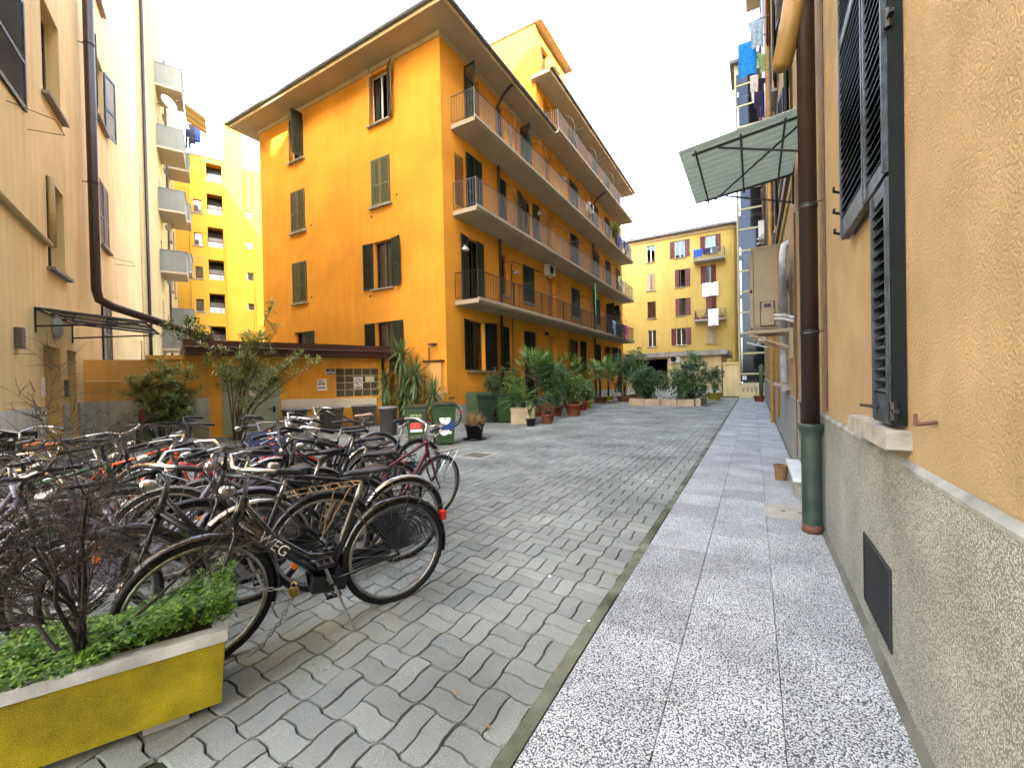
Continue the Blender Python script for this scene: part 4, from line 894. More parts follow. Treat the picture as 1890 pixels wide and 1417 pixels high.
# rear part of the left building: paler, with grey balconies
lb2 = thing('apartment_building', 'pale yellow rear wing on the left with solid grey balconies', 'building', FLm @ T(11.05, 0, 0))
op2 = []
for z in (1.6, 5.2, 9.2, 13.2, 17.3, 21.2):
    op2 += [(9.2, z, .9, 2.1), (12.4, z, .8, 1.6), (16, z, .9, 2.1), (19, z, .8, 1.6)]
facade(lb2, I4, 0, 30, 0, 26, op2, M_PALEYEL, depth=.2)
for (u, z, w, h) in op2: window(lb2, I4, u, z, w, h, depth=.2, shut=(0, 0) if (int(z)+int(u)) % 3 else None, sm=M_TAN, pitch=.12, fm=M_WHITE)
b = MB(); b.box(-.06, .06, -.06, -.002, 0, 26); b.box(-.9, -.55, -.05, -.002, 0, 3.7); obj('corner_strip', b, M_CREAM, lb2)
def sbal(u, w, z, d=1.35, h=1.45):
    b = MB(); b.box(u, u+w, -d, -.004, z, z+.12); s = obj('balcony', b, M_SOFFIT, lb2)
    b = MB(); b.box(u, u+.06, -d, -.004, z+.12, z+h); b.box(u+w-.06, u+w, -d, -.004, z+.12, z+h); b.box(u+.06, u+w-.06, -d, -d+.06, z+.122, z+h-.002); obj('parapet', b, M_GREYBAL, s)
    b = MB(); b.box(u-.03, u+w+.03, -d-.04, -.004, z+h+.002, z+h+.05); obj('coping', b, M_ROOFG, s)
    for x in (u+.5, u+w-.5): b = MB(); b.tube([(x, -d, z+h-.1), (x, -d-1.1, z+h-.1)], .014, 5); obj('drying_rod', b, M_IRONG, s)
for z in (3.9, 8.95, 12.95, 17.0, 21.0): sbal(8.4, 2.6, z)
for z in (6.2, 10.6, 14.6, 18.6): sbal(15.3, 2.4, z)
for u in (1.7, 13.8): downpipe(lb2, [(u, -.1, 0), (u, -.1, 4.6), (u+.0, -.16, 4.9), (u, -.1, 5.2), (u, -.1, 26)], .075, M_BROWN)
b = MB(); b.box(-.9, 30, -.03, -.003, 0, 3.0); obj('plinth', b, mat('grey_blue_plaster', (.34, .36, .38), .85, .12, 1, .2, 30), lb2)
ds_ = thing('satellite_dish', 'white satellite dish below the top grey balcony', 'dish', FLm @ T(19.5, -.62, 20.0)); b = MB(); b.lathe([(.02, .0), (.25, .03), (.48, .12), (.50, .125), (.25, .04), (.02, .012)], 20, cap=False); obj('reflector', b, M_WHITEAC, ds_, RZ(R(-48)) @ RX(R(72)), True); b = MB(); b.tube([(0, 0, 0), (0, -.5, .25)], .015, 6); b.sphere((0, -.5, .25), .05); b.tube([(0, .05, 0), (0, .6, -.1)], .02, 6); obj('feed_arm', b, M_IRONG, ds_, RZ(R(-20)))
for i, (u, z, c, k) in enumerate(((1.45, 20.9, (.02, .03, .07), 'trousers'), (1.72, 21.3, (.03, .03, .05), 'shirt'), (2.05, 21.5, (.02, .05, .30), 'shirt'))):
    P = OL+DL*24.0+NL*u; garment('shirt' if k == 'shirt' else 'trousers', ['dark trousers drying outside the left rear balconies', 'dark shirt drying outside the left rear balconies', 'blue shirt drying outside the left rear balconies'][i], T(P.x, P.y, z) @ RZ(math.atan2(NL.y, NL.x)), .34, 1.5, mat('lcloth_%d' % i, c, .9, .15, 8), k, 'laundry at the left rear balconies')
dl_ = OL+DL*24.0; b = MB(); b.tube([(dl_.x, dl_.y, 21.5), tuple(dl_+NL*2.4+Vector((0, 0, 21.5)))], .015, 5); tag(obj('drying_rod', b, M_IRONG, None), 'thin drying rod sticking out beside the left rear balconies', 'drying rod')
P = OL+DL*(11.05+9.8)+NL*1.4
aw = thing('awning', 'yellow striped awning on the top left balcony', 'awning', T(P.x, P.y, 21.0) @ RZ(math.atan2(DL.y, DL.x)))
for k in range(6):
    b = MB(); b.add([(k*.4, 0, .1), (k*.4+.4, 0, .1), (k*.4+.4, -1.2, -.55), (k*.4, -1.2, -.55), (k*.4, 0, .08), (k*.4+.4, 0, .08), (k*.4+.4, -1.2, -.57), (k*.4, -1.2, -.57)], [(0, 3, 2, 1), (4, 5, 6, 7), (2, 3, 7, 6)]); obj('stripe', b, mat('awning_yellow', (.75, .42, .02), .8) if k % 2 else mat('awning_cream', (.75, .68, .45), .8), aw)

# ------------------------------------------------------------------ sunlit yellow building with loggias, far left
DF = Vector((math.sin(R(25)), math.cos(R(25)), 0)); OF = Vector((-44.45, 20.49, 0))
fb = thing('apartment_building', 'sunlit bright yellow tower block with stacked loggias far left', 'building', frame(OF, DF))
opf = [(-.37, z, 1.22, 1.88, .9) for z in (5.75, 8.45, 11.65, 14.75, 17.85, 20.95)][0:0]
for z, h in ((2.6, 1.88), (5.4, 1.82), (8.5, 1.82), (11.65, 1.88), (14.74, 1.88), (17.86, 1.9), (20.95, 1.72)): opf.append((-.37, z, 1.22, h, 1.0))
wl = [(-1.40, 8.55, .60, 1.15), (-1.38, 11.6, .58, 1.15), (-1.40, 14.7, .62, 1.2), (-1.4, 17.8, .6, 1.2)]; wr = [(2.72, 12.0, .6, .78), (2.72, 15.15, .55, .7), (2.72, 18.25, .6, .65), (2.72, 9.0, .6, .7)]
facade(fb, I4, -8, 1.05, 0, 23.1, opf+wl, M_SUNYEL, rd=.05)
facade(fb, I4 @ T(0, .35, 0), 2.55, 9, 0, 23.0, wr, M_SUNYEL, rd=.3)
b = MB(); b.box(1.05, 2.55, -.35, 1.5, 0, 27); b.box(3.45, 4.1, .1, .345, 0, 23.0); obj('stair_shaft', b, M_SUNYEL, fb)
b = MB(); b.quad((1.051, 3, 23.1), (6, 3, 23.1), (6, 3, 27.0), (1.051, 3, 27.0)); b.box(1.05, 6, 3, 6, 26.9, 27.2); obj('roof_block', b, M_WHITEDIRTY, fb)
b = MB(); b.quad((-8, 0, 23.1), (1.05, 0, 23.1), (1.05, 8, 23.1), (-8, 8, 23.1)); b.quad((2.55, .35, 23.0), (9, .35, 23.0), (9, 8, 23), (2.55, 8, 23)); b.box(-8, 1.05, -.15, .1, 23.1, 23.3); obj('roof_edge', b, M_CONC, fb)
b = MB(); b.tube([(-8, 0, 24.3), (1, 0, 24.3)], .03, 5); b.tube([(-8, 0, 23.8), (1, 0, 23.8)], .02, 5)
for k in range(6): b.tube([(-8+k*1.8, 0, 23.2), (-8+k*1.8, 0, 24.3)], .025, 5)
obj('roof_railing', b, M_IRONG, fb)
for (u, z, w, h, d_) in opf:
    b = MB(); b.box(u+.04, u+w-.04, .85, .95, z+.02, z+h*.6); obj('loggia_back', b, M_BROWN, fb); b = MB()
    for q in (.25, .55, .85): b.tube([(u, .05, z+q), (u+w, .05, z+q)], .02, 4)
    b.tube([(u+w*.72, .05, z), (u+w*.72, .05, z+h*.62)], .025, 4); obj('loggia_railing', b, M_IRON, fb); b = MB(); b.quad((u+.02, .5, z+.02), (u+w-.02, .5, z+.02), (u+w-.02, .5, z+.55), (u+.02, .5, z+.55)); obj('loggia_screen', b, M_WHITEDIRTY, fb)
for (u, z, w, h) in wl: window(fb, I4, u, z, w, h, n=1, fm=M_MAROON, curtain=1.)
for (u, z, w, h) in wr: window(fb, T(0, .35, 0), u, z, w, h, n=1, fm=M_WHITE, curtain=.8, sill=False)
b = MB(); b.tube([(3.3, .2, 0), (3.3, .2, 23)], .05, 6); b.tube([(-1.7, -.08, 0), (-1.7, -.08, 23)], .05, 6); obj('downpipe', b, M_SUNYEL, fb)
d2 = thing('satellite_dish', 'small round satellite dish on the white roof block far left', 'dish', frame(OF, DF) @ T(4.4, 2.5, 25.2)); b = MB(); b.lathe([(.02, .0), (.3, .04), (.55, .14), (.57, .145), (.3, .05), (.02, .012)], 18, cap=False); obj('reflector', b, M_TAN, d2, RX(PI/2), True); b = MB(); b.tube([(0, .0, 0), (0, .5, 0)], .03, 6); obj('mount', b, M_IRONG, d2)

# ------------------------------------------------------------------ boiler shed and boundary wall
FS = frame(SHED_L, SHED_D)
sh = thing('boiler_shed', 'low orange boiler shed with sage metal doors and brown fascia', 'shed', FS)
ops_ = [(.51, .03, 1.52, 2.05, .06), (3.77, 1.03, 1.53, 1.0, .07)]
facade(sh, I4, .18, 5.70, 0, 2.40, ops_, mat('shed_orange', (.80, .40, .055), .85, .16, 1.2, .4, 70, streak=.16), rd=.02)
b = MB(); b.quad((5.7, 0, 0), (5.7, 3.4, 0), (5.7, 3.4, 2.4), (5.7, 0, 2.4)); b.quad((.18, 3.4, 0), (.18, 0, 0), (.18, 0, 2.4), (.18, 3.4, 2.4)); b.quad((.18, 3.4, 0), (.18, 3.4, 2.4), (5.7, 3.4, 2.4), (5.7, 3.4, 0)); obj('side_wall', b, MATS['shed_orange'], sh)
b = MB(); b.box(-.35, 6.0, -.55, 3.8, 2.41, 2.60); obj('roof_slab', b, M_BROWNF, sh)
b = MB(); b.box(-.38, 6.03, -.60, 3.85, 2.602, 2.80); obj('fascia', b, M_BROWNF, sh)
b = MB(); b.tube([(-.38, -.62, 2.60), (6.03, -.62, 2.60)], .018, 6); obj('drip_edge', b, mat('brown_trim', (.10, .045, .035), .4), sh)
for k in range(2):
    b = MB(); b.box(.515+k*.765, 1.265+k*.765, .02, .06, .04, 2.07); d = obj('metal_door', b, M_SHEDDOOR, sh)
    if k: b = MB(); b.box(1.83, 1.90, .0, .018, .64, .82); b.tube([(1.865, .01, .75), (1.865, -.04, .75), (1.68, -.04, .75)], .012, 6); obj('handle', b, M_BLACK, d)
b = MB(); b.box(1.2, 1.42, .010, .016, 1.18, 1.34); obj('notice_plate', b, M_PAPER, sh)
gw = MB(); gw.box(3.77, 5.30, .03, .068, 1.03, 2.03); gbw = obj('glass_block_window', gw, M_MORTAR, sh)
def gbm():
    b = MB(); w, h, c = .262, .208, .02
    lo = [(0, 0), (w, 0), (w, h), (0, h)]; hi = [(c, c), (w-c, c), (w-c, h-c), (c, h-c)]
    b.add([(x, .029, z) for x, z in lo]+[(x, .008, z) for x, z in hi], [(4, 5, 6, 7)]+[(i, (i+1) % 4, 4+(i+1) % 4, 4+i) for i in range(4)]); return b
for i in range(5):
    for j in range(4): obj('glass_block', cached(('glass_block',), gbm), M_GBLOCK, gbw, T(3.79+i*.306, 0, 1.05+j*.25))
b = MB(); b.add([(2.06, -.03, .69), (5.17, -.03, .62), (5.17, -.03, .95), (2.06, -.03, 1.03), (2.06, -.003, .69), (5.17, -.003, .62), (5.17, -.003, .95), (2.06, -.003, 1.03)], [(0, 1, 2, 3), (0, 4, 5, 1), (1, 5, 6, 2), (2, 6, 7, 3), (3, 7, 4, 0)]); obj('white_board', b, mat('cream_board', (.74, .71, .62), .7, .06, 2), sh)
downpipe(sh, [(5.42, -.08, .05), (5.42, -.08, 2.3), (5.42, -.3, 2.45)], .05, M_BLACK)
def sign(name, label, M, w, h, base, marks):
    b = MB(); b.box(0, w, -.008, 0, 0, h); s = tag(obj(name, b, base, None, M), label, 'sign')
    for m, fn in marks:
        q = MB(); fn(q); obj('print', q, m, s)
    return s
def bars_(rows):
    def f(q):
        for x0, x1, z0, z1 in rows: q.box(x0, x1, -.0105, -.0085, z0, z1)
    return f
def ring(cx, cz, r, t):
    def f(q):
        q.tube([(cx+r*math.cos(a*PI/12), -.0095, cz+r*math.sin(a*PI/12)) for a in range(24)], t, 4, closed=True)
    return f
sign('blue_sign', 'small blue and white sign beside the glass blocks', FS @ T(3.44, -.004, 1.81), .30, .21, M_PAPER, [(M_INKB, bars_([(.012, .288, .10, .198), (.012, .288, .012, .05)])), (M_PAPER, bars_([(.07, .23, .135, .165)]))])
sign('notice_board', 'white printed notice on the orange shed wall', FS @ T(3.16, -.004, 1.27), .31, .40, M_PAPER, [(M_INK, bars_([(.03, .12, .36, .37)]+[(.03, .03+.22*rng.uniform(.6, 1), .33-.022*i, .338-.022*i) for i in range(4)]+[(.03, .12, .20, .24), (.15, .24, .20, .24), (.03, .12, .08, .12), (.15, .24, .08, .12)]))])
def nosmoke(q):
    M = T(.15, -.0095, .27)
    for a in (-.62,): q.box(-.105, .105, -.002, .001, -.011, .011, M @ RY(R(-42)))
    q.box(-.07, .05, -.001, .0015, -.010, .006, M)
sign('no_smoking_sign', 'white no smoking sign stuck on the glass blocks', FS @ T(4.39, .006, 1.29), .30, .43, M_PAPER, [(M_INK, ring(.15, .27, .10, .012)), (M_INK, nosmoke), (M_INK, bars_([(.03, .27, .11, .118), (.03, .27, .085, .093), (.04, .26, .03, .07)]))])
sign('plain_notice', 'blank cream notice on the top right glass blocks', FS @ T(4.79, .006, 1.54), .33, .20, mat('cream_paper', (.70, .63, .48), .7), [])
sign('pipe_tag', 'white tag hanging on the black shed downpipe', FS @ T(5.36, -.15, 1.08), .14, .28, M_PAPER, [(M_INKR, bars_([(.03, .11, .20, .24)]))])
# boundary wall between the left building and the shed
bwA = OL+DL*.02; bwB = SHED_L+SHED_D*.2
bd = (bwB-bwA).normalized(); bl = (bwB-bwA).length
bw = thing('boundary_wall', 'brown plastered boundary wall with grey base beside the left doorway', 'wall', frame(bwA, bd))
b = MB(); b.box(0, bl, 0, .25, 1.16, 2.28); obj('upper_wall', b, M_ORANGE_D, bw); b = MB(); b.box(0, bl, -.03, .25, 0, 1.159); obj('base', b, M_GREYP, bw); b = MB(); b.box(bl*.48, bl+.3, -.05, .3, 2.281, 2.40); obj('coping', b, M_ORANGE_D, bw)
b = MB(); b.tube([(-.2, -.06, 1.72), (.15, -.07, 1.69), (1.6, -.07, 1.69)], .018, 6); obj('gas_pipe', b, M_PEACH, bw, None, True)
b = MB(); b.box(-.17, .17, -.12, -.035, 0, .28); fbx = tag(obj('fire_hose_box', b, M_INKR, None, frame(bwA, bd) @ T(1.35, 0, .58)), 'red metal box on the grey base of the boundary wall', 'box'); b = MB(); b.box(-.13, .13, -.125, -.121, .04, .06); obj('handle', b, M_PAPER, fbx)
b = MB(); b.tube([(0, 0, 0), (0, 0, .55)], .05, 8); b.box(-.12, .12, -.08, .08, 0, .03); tag(obj('bollard', b, M_BLACK, None, frame(bwA, bd) @ T(1.3, -.5, 0)), 'short black bollard before the grey wall base', 'bollard')
# iron gate between shed and orange building
gt = thing('iron_gate', 'rusty iron gate behind the yucca plants', 'gate', frame((-11.75, 11.45, 0), (1, .18)))
for k in range(16): b = MB(); b.tube([(k*.13, 0, .05), (k*.13, 0, 1.75)], .011, 5); obj('bar', b, M_IRONBR, gt)
for z in (.12, 1.66): b = MB(); b.box(-.02, 1.98, -.015, .015, z-.02, z+.02); obj('rail', b, M_IRONBR, gt)
# ------------------------------------------------------------------ bicycles
def wheel_parts(r):
    def tyre():
        b = MB(); b.tube([(r*math.cos(a*PI/20), 0, r*math.sin(a*PI/20)) for a in range(40)], .0195, 8, closed=True); return b
    def rim():
        b = MB(); q = r-.027; n = 40; v = []
        for a in range(n):
            c, s = math.cos(a*2*PI/n), math.sin(a*2*PI/n)
            for dr, y in ((.008, -.012), (-.012, -.009), (-.012, .009), (.008, .012)): v.append(((q+dr)*c, y, (q+dr)*s))
        b.add(v, [(a*4+i, a*4+(i+1) % 4, ((a+1) % n)*4+(i+1) % 4, ((a+1) % n)*4+i) for a in range(n) for i in range(4)]); return b
    def spokes():
        b = MB()
        for k in range(28):
            a = k*2*PI/28; a2 = a+(.55 if k % 2 else -.55); y = .03 if (k//2) % 2 else -.03
            b.tube([(.022*math.cos(a2), y, .022*math.sin(a2)), ((r-.035)*math.cos(a), 0, (r-.035)*math.sin(a))], .0013, 3, False)
        return b
    def hub():
        b = MB(); b.tube([(0, -.05, 0), (0, -.032, 0), (0, -.028, 0), (0, .028, 0), (0, .032, 0), (0, .05, 0)], [.01, .024, .016, .016, .024, .01], 10); return b
    return [cached((n, r), f, True) for n, f in (('wheel', tyre), ('rim', rim), ('spokes', spokes), ('hub', hub))]
def mudguard_mb(r, a0, a1, w=.026):
    b = MB(); n = 16; v = []
    for i in range(n+1):
        a = a0+(a1-a0)*i/n; c, s = math.cos(a), math.sin(a)
        for dr, y in ((.0, -w), (.014, -w*.6), (.019, 0), (.014, w*.6), (.0, w)): v.append(((r+dr)*c, y, (r+dr)*s))
    b.add(v, [(i*5+j, i*5+j+1, (i+1)*5+j+1, (i+1)*5+j) for i in range(n) for j in range(4)])
    for a in (a0+(a1-a0)*.3, a0+(a1-a0)*.85):
        for y in (-w, w): b.tube([(r*math.cos(a), y, r*math.sin(a)), (0, y*1.6, 0)], .0022, 4, False)
    return b
def saddle_mb():
    b = MB(); secs = [(-.14, .02, .0, .052), (-.135, .085, .012, .055), (-.10, .098, .026, .055), (-.04, .072, .018, .048), (.03, .038, .010, .04), (.10, .026, .012, .034), (.135, .016, .006, .028)]
    n = 10; v = []
    for x, w, z, d in secs:
        for j in range(n):
            a = 2*PI*j/n; s = math.sin(a); v.append((x, w*math.cos(a), z+(d*.55*s if s < 0 else .016*s)))
    b.add(v, [(i*n+j, i*n+(j+1) % n, (i+1)*n+(j+1) % n, (i+1)*n+j) for i in range(len(secs)-1) for j in range(n)]+[tuple(range(n))[::-1], tuple(range((len(secs)-1)*n, len(secs)*n))])
    for y in (-.022, .022): b.tube([(-.09, y*1.6, -.02), (-.02, y, -.05), (.08, y*.4, -.012)], .004, 5)
    return b
def basket_mb():
    b = MB(); w0, d0, w1, d1, h = .15, .10, .20, .145, .24
    rg = lambda t: [(s*(d0+(d1-d0)*t), q*(w0+(w1-w0)*t), h*t) for s, q in ((1, 1), (1, -1), (-1, -1), (-1, 1))]
    for t in (0, .2, .4, .6, .8, 1): b.tube(rg(t), .005 if t == 1 else .0022, 4, closed=True)
    lo, hi = rg(0), rg(1)
    for i in range(4):
        p, q, p2, q2 = map(Vector, (lo[i], lo[(i+1) % 4], hi[i], hi[(i+1) % 4]))
        for k in range(7): b.tube([p.lerp(q, k/7), p2.lerp(q2, k/7)], .002, 3, False)
    for k in range(6): b.tube([Vector(lo[0]).lerp(Vector(lo[3]), k/5), Vector(lo[1]).lerp(Vector(lo[2]), k/5)], .002, 3, False)
    return b
def crate_mb():
    b = MB(); w, d, h = .2, .15, .22
    for z0, z1 in ((0, .03), (.06, .09), (.12, .15), (.18, .23)):
        b.box(-d, d, -w, -w+.008, z0, z1); b.box(-d, d, w-.008, w, z0, z1); b.box(-d, -d+.008, -w+.008, w-.008, z0, z1); b.box(d-.008, d, -w+.008, w-.008, z0, z1)
    for x in (-d, d-.012):
        for y in (-w, 0, w-.012): b.box(x-.002, x+.014, y-.002, y+.014, 0, .225)
    b.box(-d, d, -w, w, 0, .008); return b
def rack_mb():
    b = MB()
    for y in (-.06, .06): b.tube([(-.16, y*.7, .0), (-.10, y, .01), (.30, y, .01), (.35, y*.6, .01)], .005, 5)
    for x in (-.1, 0, .1, .2, .3): b.tube([(x, -.06, .01), (x, .06, .01)], .004, 4)
    b.tube([(.35, -.036, .01), (.35, .036, .01)], .005, 4)
    for y in (-.055, .055): b.tube([(.15, y, .01), (.06, y*1.1, -.33)], .0045, 5); b.tube([(.27, y, .01), (.06, y*1.1, -.33)], .0045, 5)
    return b
HEADP = Vector((.345, 0, .90)); AX = Vector((.385-.335, 0, .70-.92)).normalized()
def bicycle(label, x, y, head, lean=3, steer=0, frame_m=M_BLACK, step=False, guards=None, rack=None, basket=None, bars='city', saddle_m=M_SADDLE, lamp=True, stand=True, skirt=False, chaincase=True, tyre=M_RUBBER, rim_m=M_ALU, fat=.018, sz=.93, taillight=True, frontrack=False, darkbar=False):
    t = thing('bicycle', label, 'bicycle', T(x, y, 0) @ RZ(R(head)) @ RX(R(lean)), 'bicycles parked in the courtyard')
    r = .34; RA = (-.54, 0, r+.004); FAx = (.545, 0, r+.004)
    S = T(*HEADP) @ Matrix.Rotation(R(steer), 4, -AX) @ T(*(-HEADP))
    bbk = (-.10, 0, .285); sc = (-.265, 0, .73); ht, hb = (.335, 0, .89), (.375, 0, .73)
    # frame
    def fr():
        b = MB(); b.tube([ht, hb], fat*1.15, 10); b.tube([bbk, sc], fat*.95, 8); b.tube([(.368, 0, .76), bbk], fat*1.1, 10)
        if step: b.tube([(.345, 0, .85), (.20, 0, .62), (.02, 0, .46), (-.155, 0, .42)], fat*.9, 8)
        else: b.tube([(.342, 0, .86), (-.255, 0, .70)], fat*.9, 8)
        for s in (-1, 1): b.tube([(bbk[0], s*.03, bbk[2]), (RA[0], s*.058, RA[2])], .009, 6); b.tube([(-.25, s*.015, .68), (RA[0], s*.058, RA[2])], .007, 6)
        b.tube([(-.10, -.045, .285), (-.10, .045, .285)], .024, 10); return b
    obj('frame', cached(('frame', step, fat), fr, True), frame_m, t)
    def fk():
        b = MB(); b.tube([hb, (.385, 0, .70)], .018, 8)
        for s in (-1, 1): b.tube([(.383, 0, .715), (.39, s*.045, .68), (.455, s*.055, .50), FAx[:1]+(s*.055,)+FAx[2:]], [.014, .013, .011, .008], 6)
        return b
    obj('fork', cached(('fork',), fk, True), frame_m, t, S)
    W = wheel_parts(r)
    for P, Mx in ((RA, I4), (FAx, S)):
        wh = obj('wheel', W[0], tyre, t, Mx @ T(*P) @ RY(rng.uniform(0, 6)))
        obj('rim', W[1], rim_m, wh); obj('spokes', W[2], M_ALU, wh); obj('hub', W[3], M_ALU, wh)
        if rng.random() > .3: continue
        q = cached(('reflector',), lambda: (lambda b: (b.box(.20, .245, -.012, .012, -.022, .022), b)[1])(MB())); obj('reflector', q, M_ORANGEP, wh)
    def sp():
        b = MB(); b.tube([(-.25, 0, .70), (-.25-.24*(sz-.02-.70)/.7, 0, sz-.03)], .013, 8); return b
    obj('seat_post', cached(('seatpost', sz), sp, True), M_ALU, t)
    obj('saddle', cached(('saddle',), saddle_mb, True), saddle_m, t, T(-.33, 0, sz+.02))
    def hbar():
        b = MB(); b.tube([(.335, 0, .86), (.318, 0, 1.0), (.335, 0, 1.03)], .012, 8)
        if bars == 'city': pts = [(.33, 0, 1.03), (.375, .06, 1.045), (.365, .19, 1.085), (.28, .265, 1.08), (.13, .285, 1.05)]
        elif bars == 'high': pts = [(.33, 0, 1.03), (.36, .05, 1.08), (.33, .17, 1.16), (.27, .255, 1.15), (.12, .29, 1.10)]
        elif bars == 'drop': pts = [(.33, 0, 1.0), (.34, .18, 1.0), (.42, .20, .99), (.455, .205, .93), (.41, .21, .87), (.33, .215, .86)]
        else: pts = [(.33, 0, 1.03), (.33, .12, 1.035), (.30, .28, 1.045), (.285, .31, 1.045)]
        b.tube(pts, .0115, 8); b.tube([(a, -c, d) for a, c, d in pts], .0115, 8)
        for s in (-1, 1):   # brake levers
            e = pts[-1]; f = pts[-2]; b.tube([(f[0], s*f[1], f[2]-.01), (f[0]+.03, s*(f[1]-.005), f[2]-.035), (e[0]+.06, s*(e[1]-.01), e[2]-.06)], .005, 5)
        return b, pts
    key = ('handlebar', bars)
    if key not in CACHE: hb_, pt = hbar(); CACHE[key] = hb_.mesh('handlebar', True); CACHE[('pts', bars)] = pt
    pt = CACHE[('pts', bars)]
    ho = obj('handlebar', CACHE[key], M_CHROME if bars in ('city', 'high') and not darkbar else M_BLACK, t, S)
    def gr():
        b = MB(); e, f = Vector(pt[-1]), Vector(pt[-2]); d = (e-f).normalized(); k = min(.12, (e-f).length)
        b.tube([e-d*k, e-d*k*.9, e-d*.01, e+d*.006], [.014, .017, .0165, .013], 8); return b
    g_ = cached(('grip', bars), gr, True)
    obj('grip', g_, M_BLACK, ho); obj('grip', g_, M_BLACK, ho, Matrix.Diagonal((1, -1, 1, 1)))
    def cables():
        b = MB()
        for s in (-1, 1): b.tube([(.30, s*.24, 1.05), (.43, s*.16, 1.10), (.47, s*.04, .98), (.40, s*.02, .78), (.36, s*.03, .70)], .0026, 4, False)
        return b
    obj('brake_cable', cached(('cable',), cables, True), M_BLACK, ho)
    if guards:
        obj('mudguard', cached(('mg_r',), lambda: mudguard_mb(r+.022, R(20), R(195)), True), guards, t, T(*RA)); obj('mudguard', cached(('mg_f',), lambda: mudguard_mb(r+.022, R(48), R(200)), True), guards, t, S @ T(*FAx))
    if rack: obj('rear_rack', cached(('rack',), rack_mb), rack, t, T(-.54, 0, .735) @ RZ(PI) @ T(-.08, 0, 0))
    if frontrack: obj('front_rack', cached(('rack',), rack_mb), frontrack, t, S @ T(.52, 0, .735))
    if basket:
        bm, where, m_ = basket; me = cached((bm,), {'basket': basket_mb, 'crate': crate_mb}[bm])
        obj('basket', me, m_, t, S @ T(.52, 0, .80) if where == 'front' else T(-.60, 0, .765))
    def cr():
        b = MB(); b.lathe([(.045, -.003), (.095, -.003), (.095, .003), (.045, .003)], 24, cap=False)
        return b
    cw = obj('crankset', cached(('chainring',), cr), M_ALU, t, T(bbk[0], -.055, bbk[2]) @ RX(PI/2))
    ca = rng.uniform(0, 6)
    for s in (-1, 1):
        def arm():
            b = MB(); b.tube([(0, 0, 0), (.165, 0, 0)], [.012, .009], 6); return b
        a = obj('crank_arm', cached(('arm',), arm), M_ALU, t, T(bbk[0], s*.068, bbk[2]) @ RY(ca+(PI if s > 0 else 0)))
        def ped():
            b = MB(); b.box(-.045, .045, -.03, -.02, -.012, .012); b.box(-.045, .045, .055, .065, -.012, .012); b.box(-.045, -.032, -.02, .055, -.010, .010); b.box(.032, .045, -.02, .055, -.010, .010); b.tube([(0, -.04, 0), (0, .06, 0)], .008, 6); return b
        obj('pedal', cached(('pedal',), ped), M_BLACK, a, T(.165, s*.03 if s > 0 else -.03-.03, 0) @ RY(-ca-(PI if s > 0 else 0)))
    if chaincase:
        def cc():
            b = MB(); P = [(.02, .33), (-.10, .39), (-.50, .40), (-.60, .345), (-.50, .30), (-.10, .19), (.0, .22)]; b.prism(P, -.075, -.058); return b
        obj('chain_case', cached(('chaincase',), cc), frame_m if frame_m is not M_RED else M_BLACK, t)
    else:
        def ch():
            b = MB(); b.tube([(-.10, -.055, .375), (-.54, -.055, .38)], .004, 4); b.tube([(-.10, -.055, .195), (-.54, -.055, .31)], .004, 4); return b
        obj('chain', cached(('chain',), ch), M_IRON, t)
    if skirt:
        def sk():
            b = MB(); n = 12
            for s in (-1, 1):
                for k in range(46):
                    a = R(60)+R(110)*k/45; p = Vector(((r+.01)*math.cos(a), s*.05, (r+.01)*math.sin(a))); q = Vector((.05, s*.062, .03)); b.tube([p, p.lerp(q, .93)], .0024, 3, False)
                for k in range(13):
                    f = .12+.07*k; b.tube([Vector(((r+.01)*math.cos(R(60+11*j)), s*.05, (r+.01)*math.sin(R(60+11*j)))).lerp(Vector((.05, s*.062, .03)), 1-f) for j in range(11)], .0024, 3, False)
            return b
        obj('skirt_guard', cached(('skirt',), sk), M_BLACK, t, T(*RA))
    if stand:
        q = cached(('stand',), lambda: (lambda b: (b.tube([(-.12, .06, .26), (-.20, .17, .012), (-.23, .175, .008)], [.009, .008, .008], 6), b)[1])(MB())); obj('kickstand', q, M_ALU, t)
    if lamp:
        def lm():
            b = MB(); b.lathe([(.008, -.06), (.028, -.045), (.036, .0), (.034, .012), (.02, .022), (.0, .024)], 14); return b
        obj('headlamp', cached(('headlamp',), lm, True), M_CHROME, t, S @ T(.43, 0, .93) @ RY(PI/2))
    if taillight and (skirt or rng.random() < .35):
        q = cached(('tail',), lambda: (lambda b: (b.box(-.02, .02, -.02, .02, -.032, .032), b)[1])(MB())); obj('tail_light', q, M_REDL, t, T(-.895, 0, .52) if guards else T(-.30, 0, .62))
    return t
def text_mesh(s, size, extr=.001):
    c = bpy.data.curves.new('lettering', 'FONT'); c.body = s; c.size = size; c.extrude = extr; c.align_x = 'CENTER'; c.align_y = 'CENTER'
    o = bpy.data.objects.new('lettering', c); col.objects.link(o); dg = bpy.context.evaluated_depsgraph_get()
    me = bpy.data.meshes.new_from_object(o.evaluated_get(dg)); bpy.data.objects.remove(o); return me
b1 = bicycle('black city bicycle at the front with white WEG lettering and skirt guard', -2.37, 1.58, -112.6, -3, 6, M_BLACKG, True, M_BLACKG, M_BLACK, None, 'city', fat=.027, skirt=True, sz=.90)
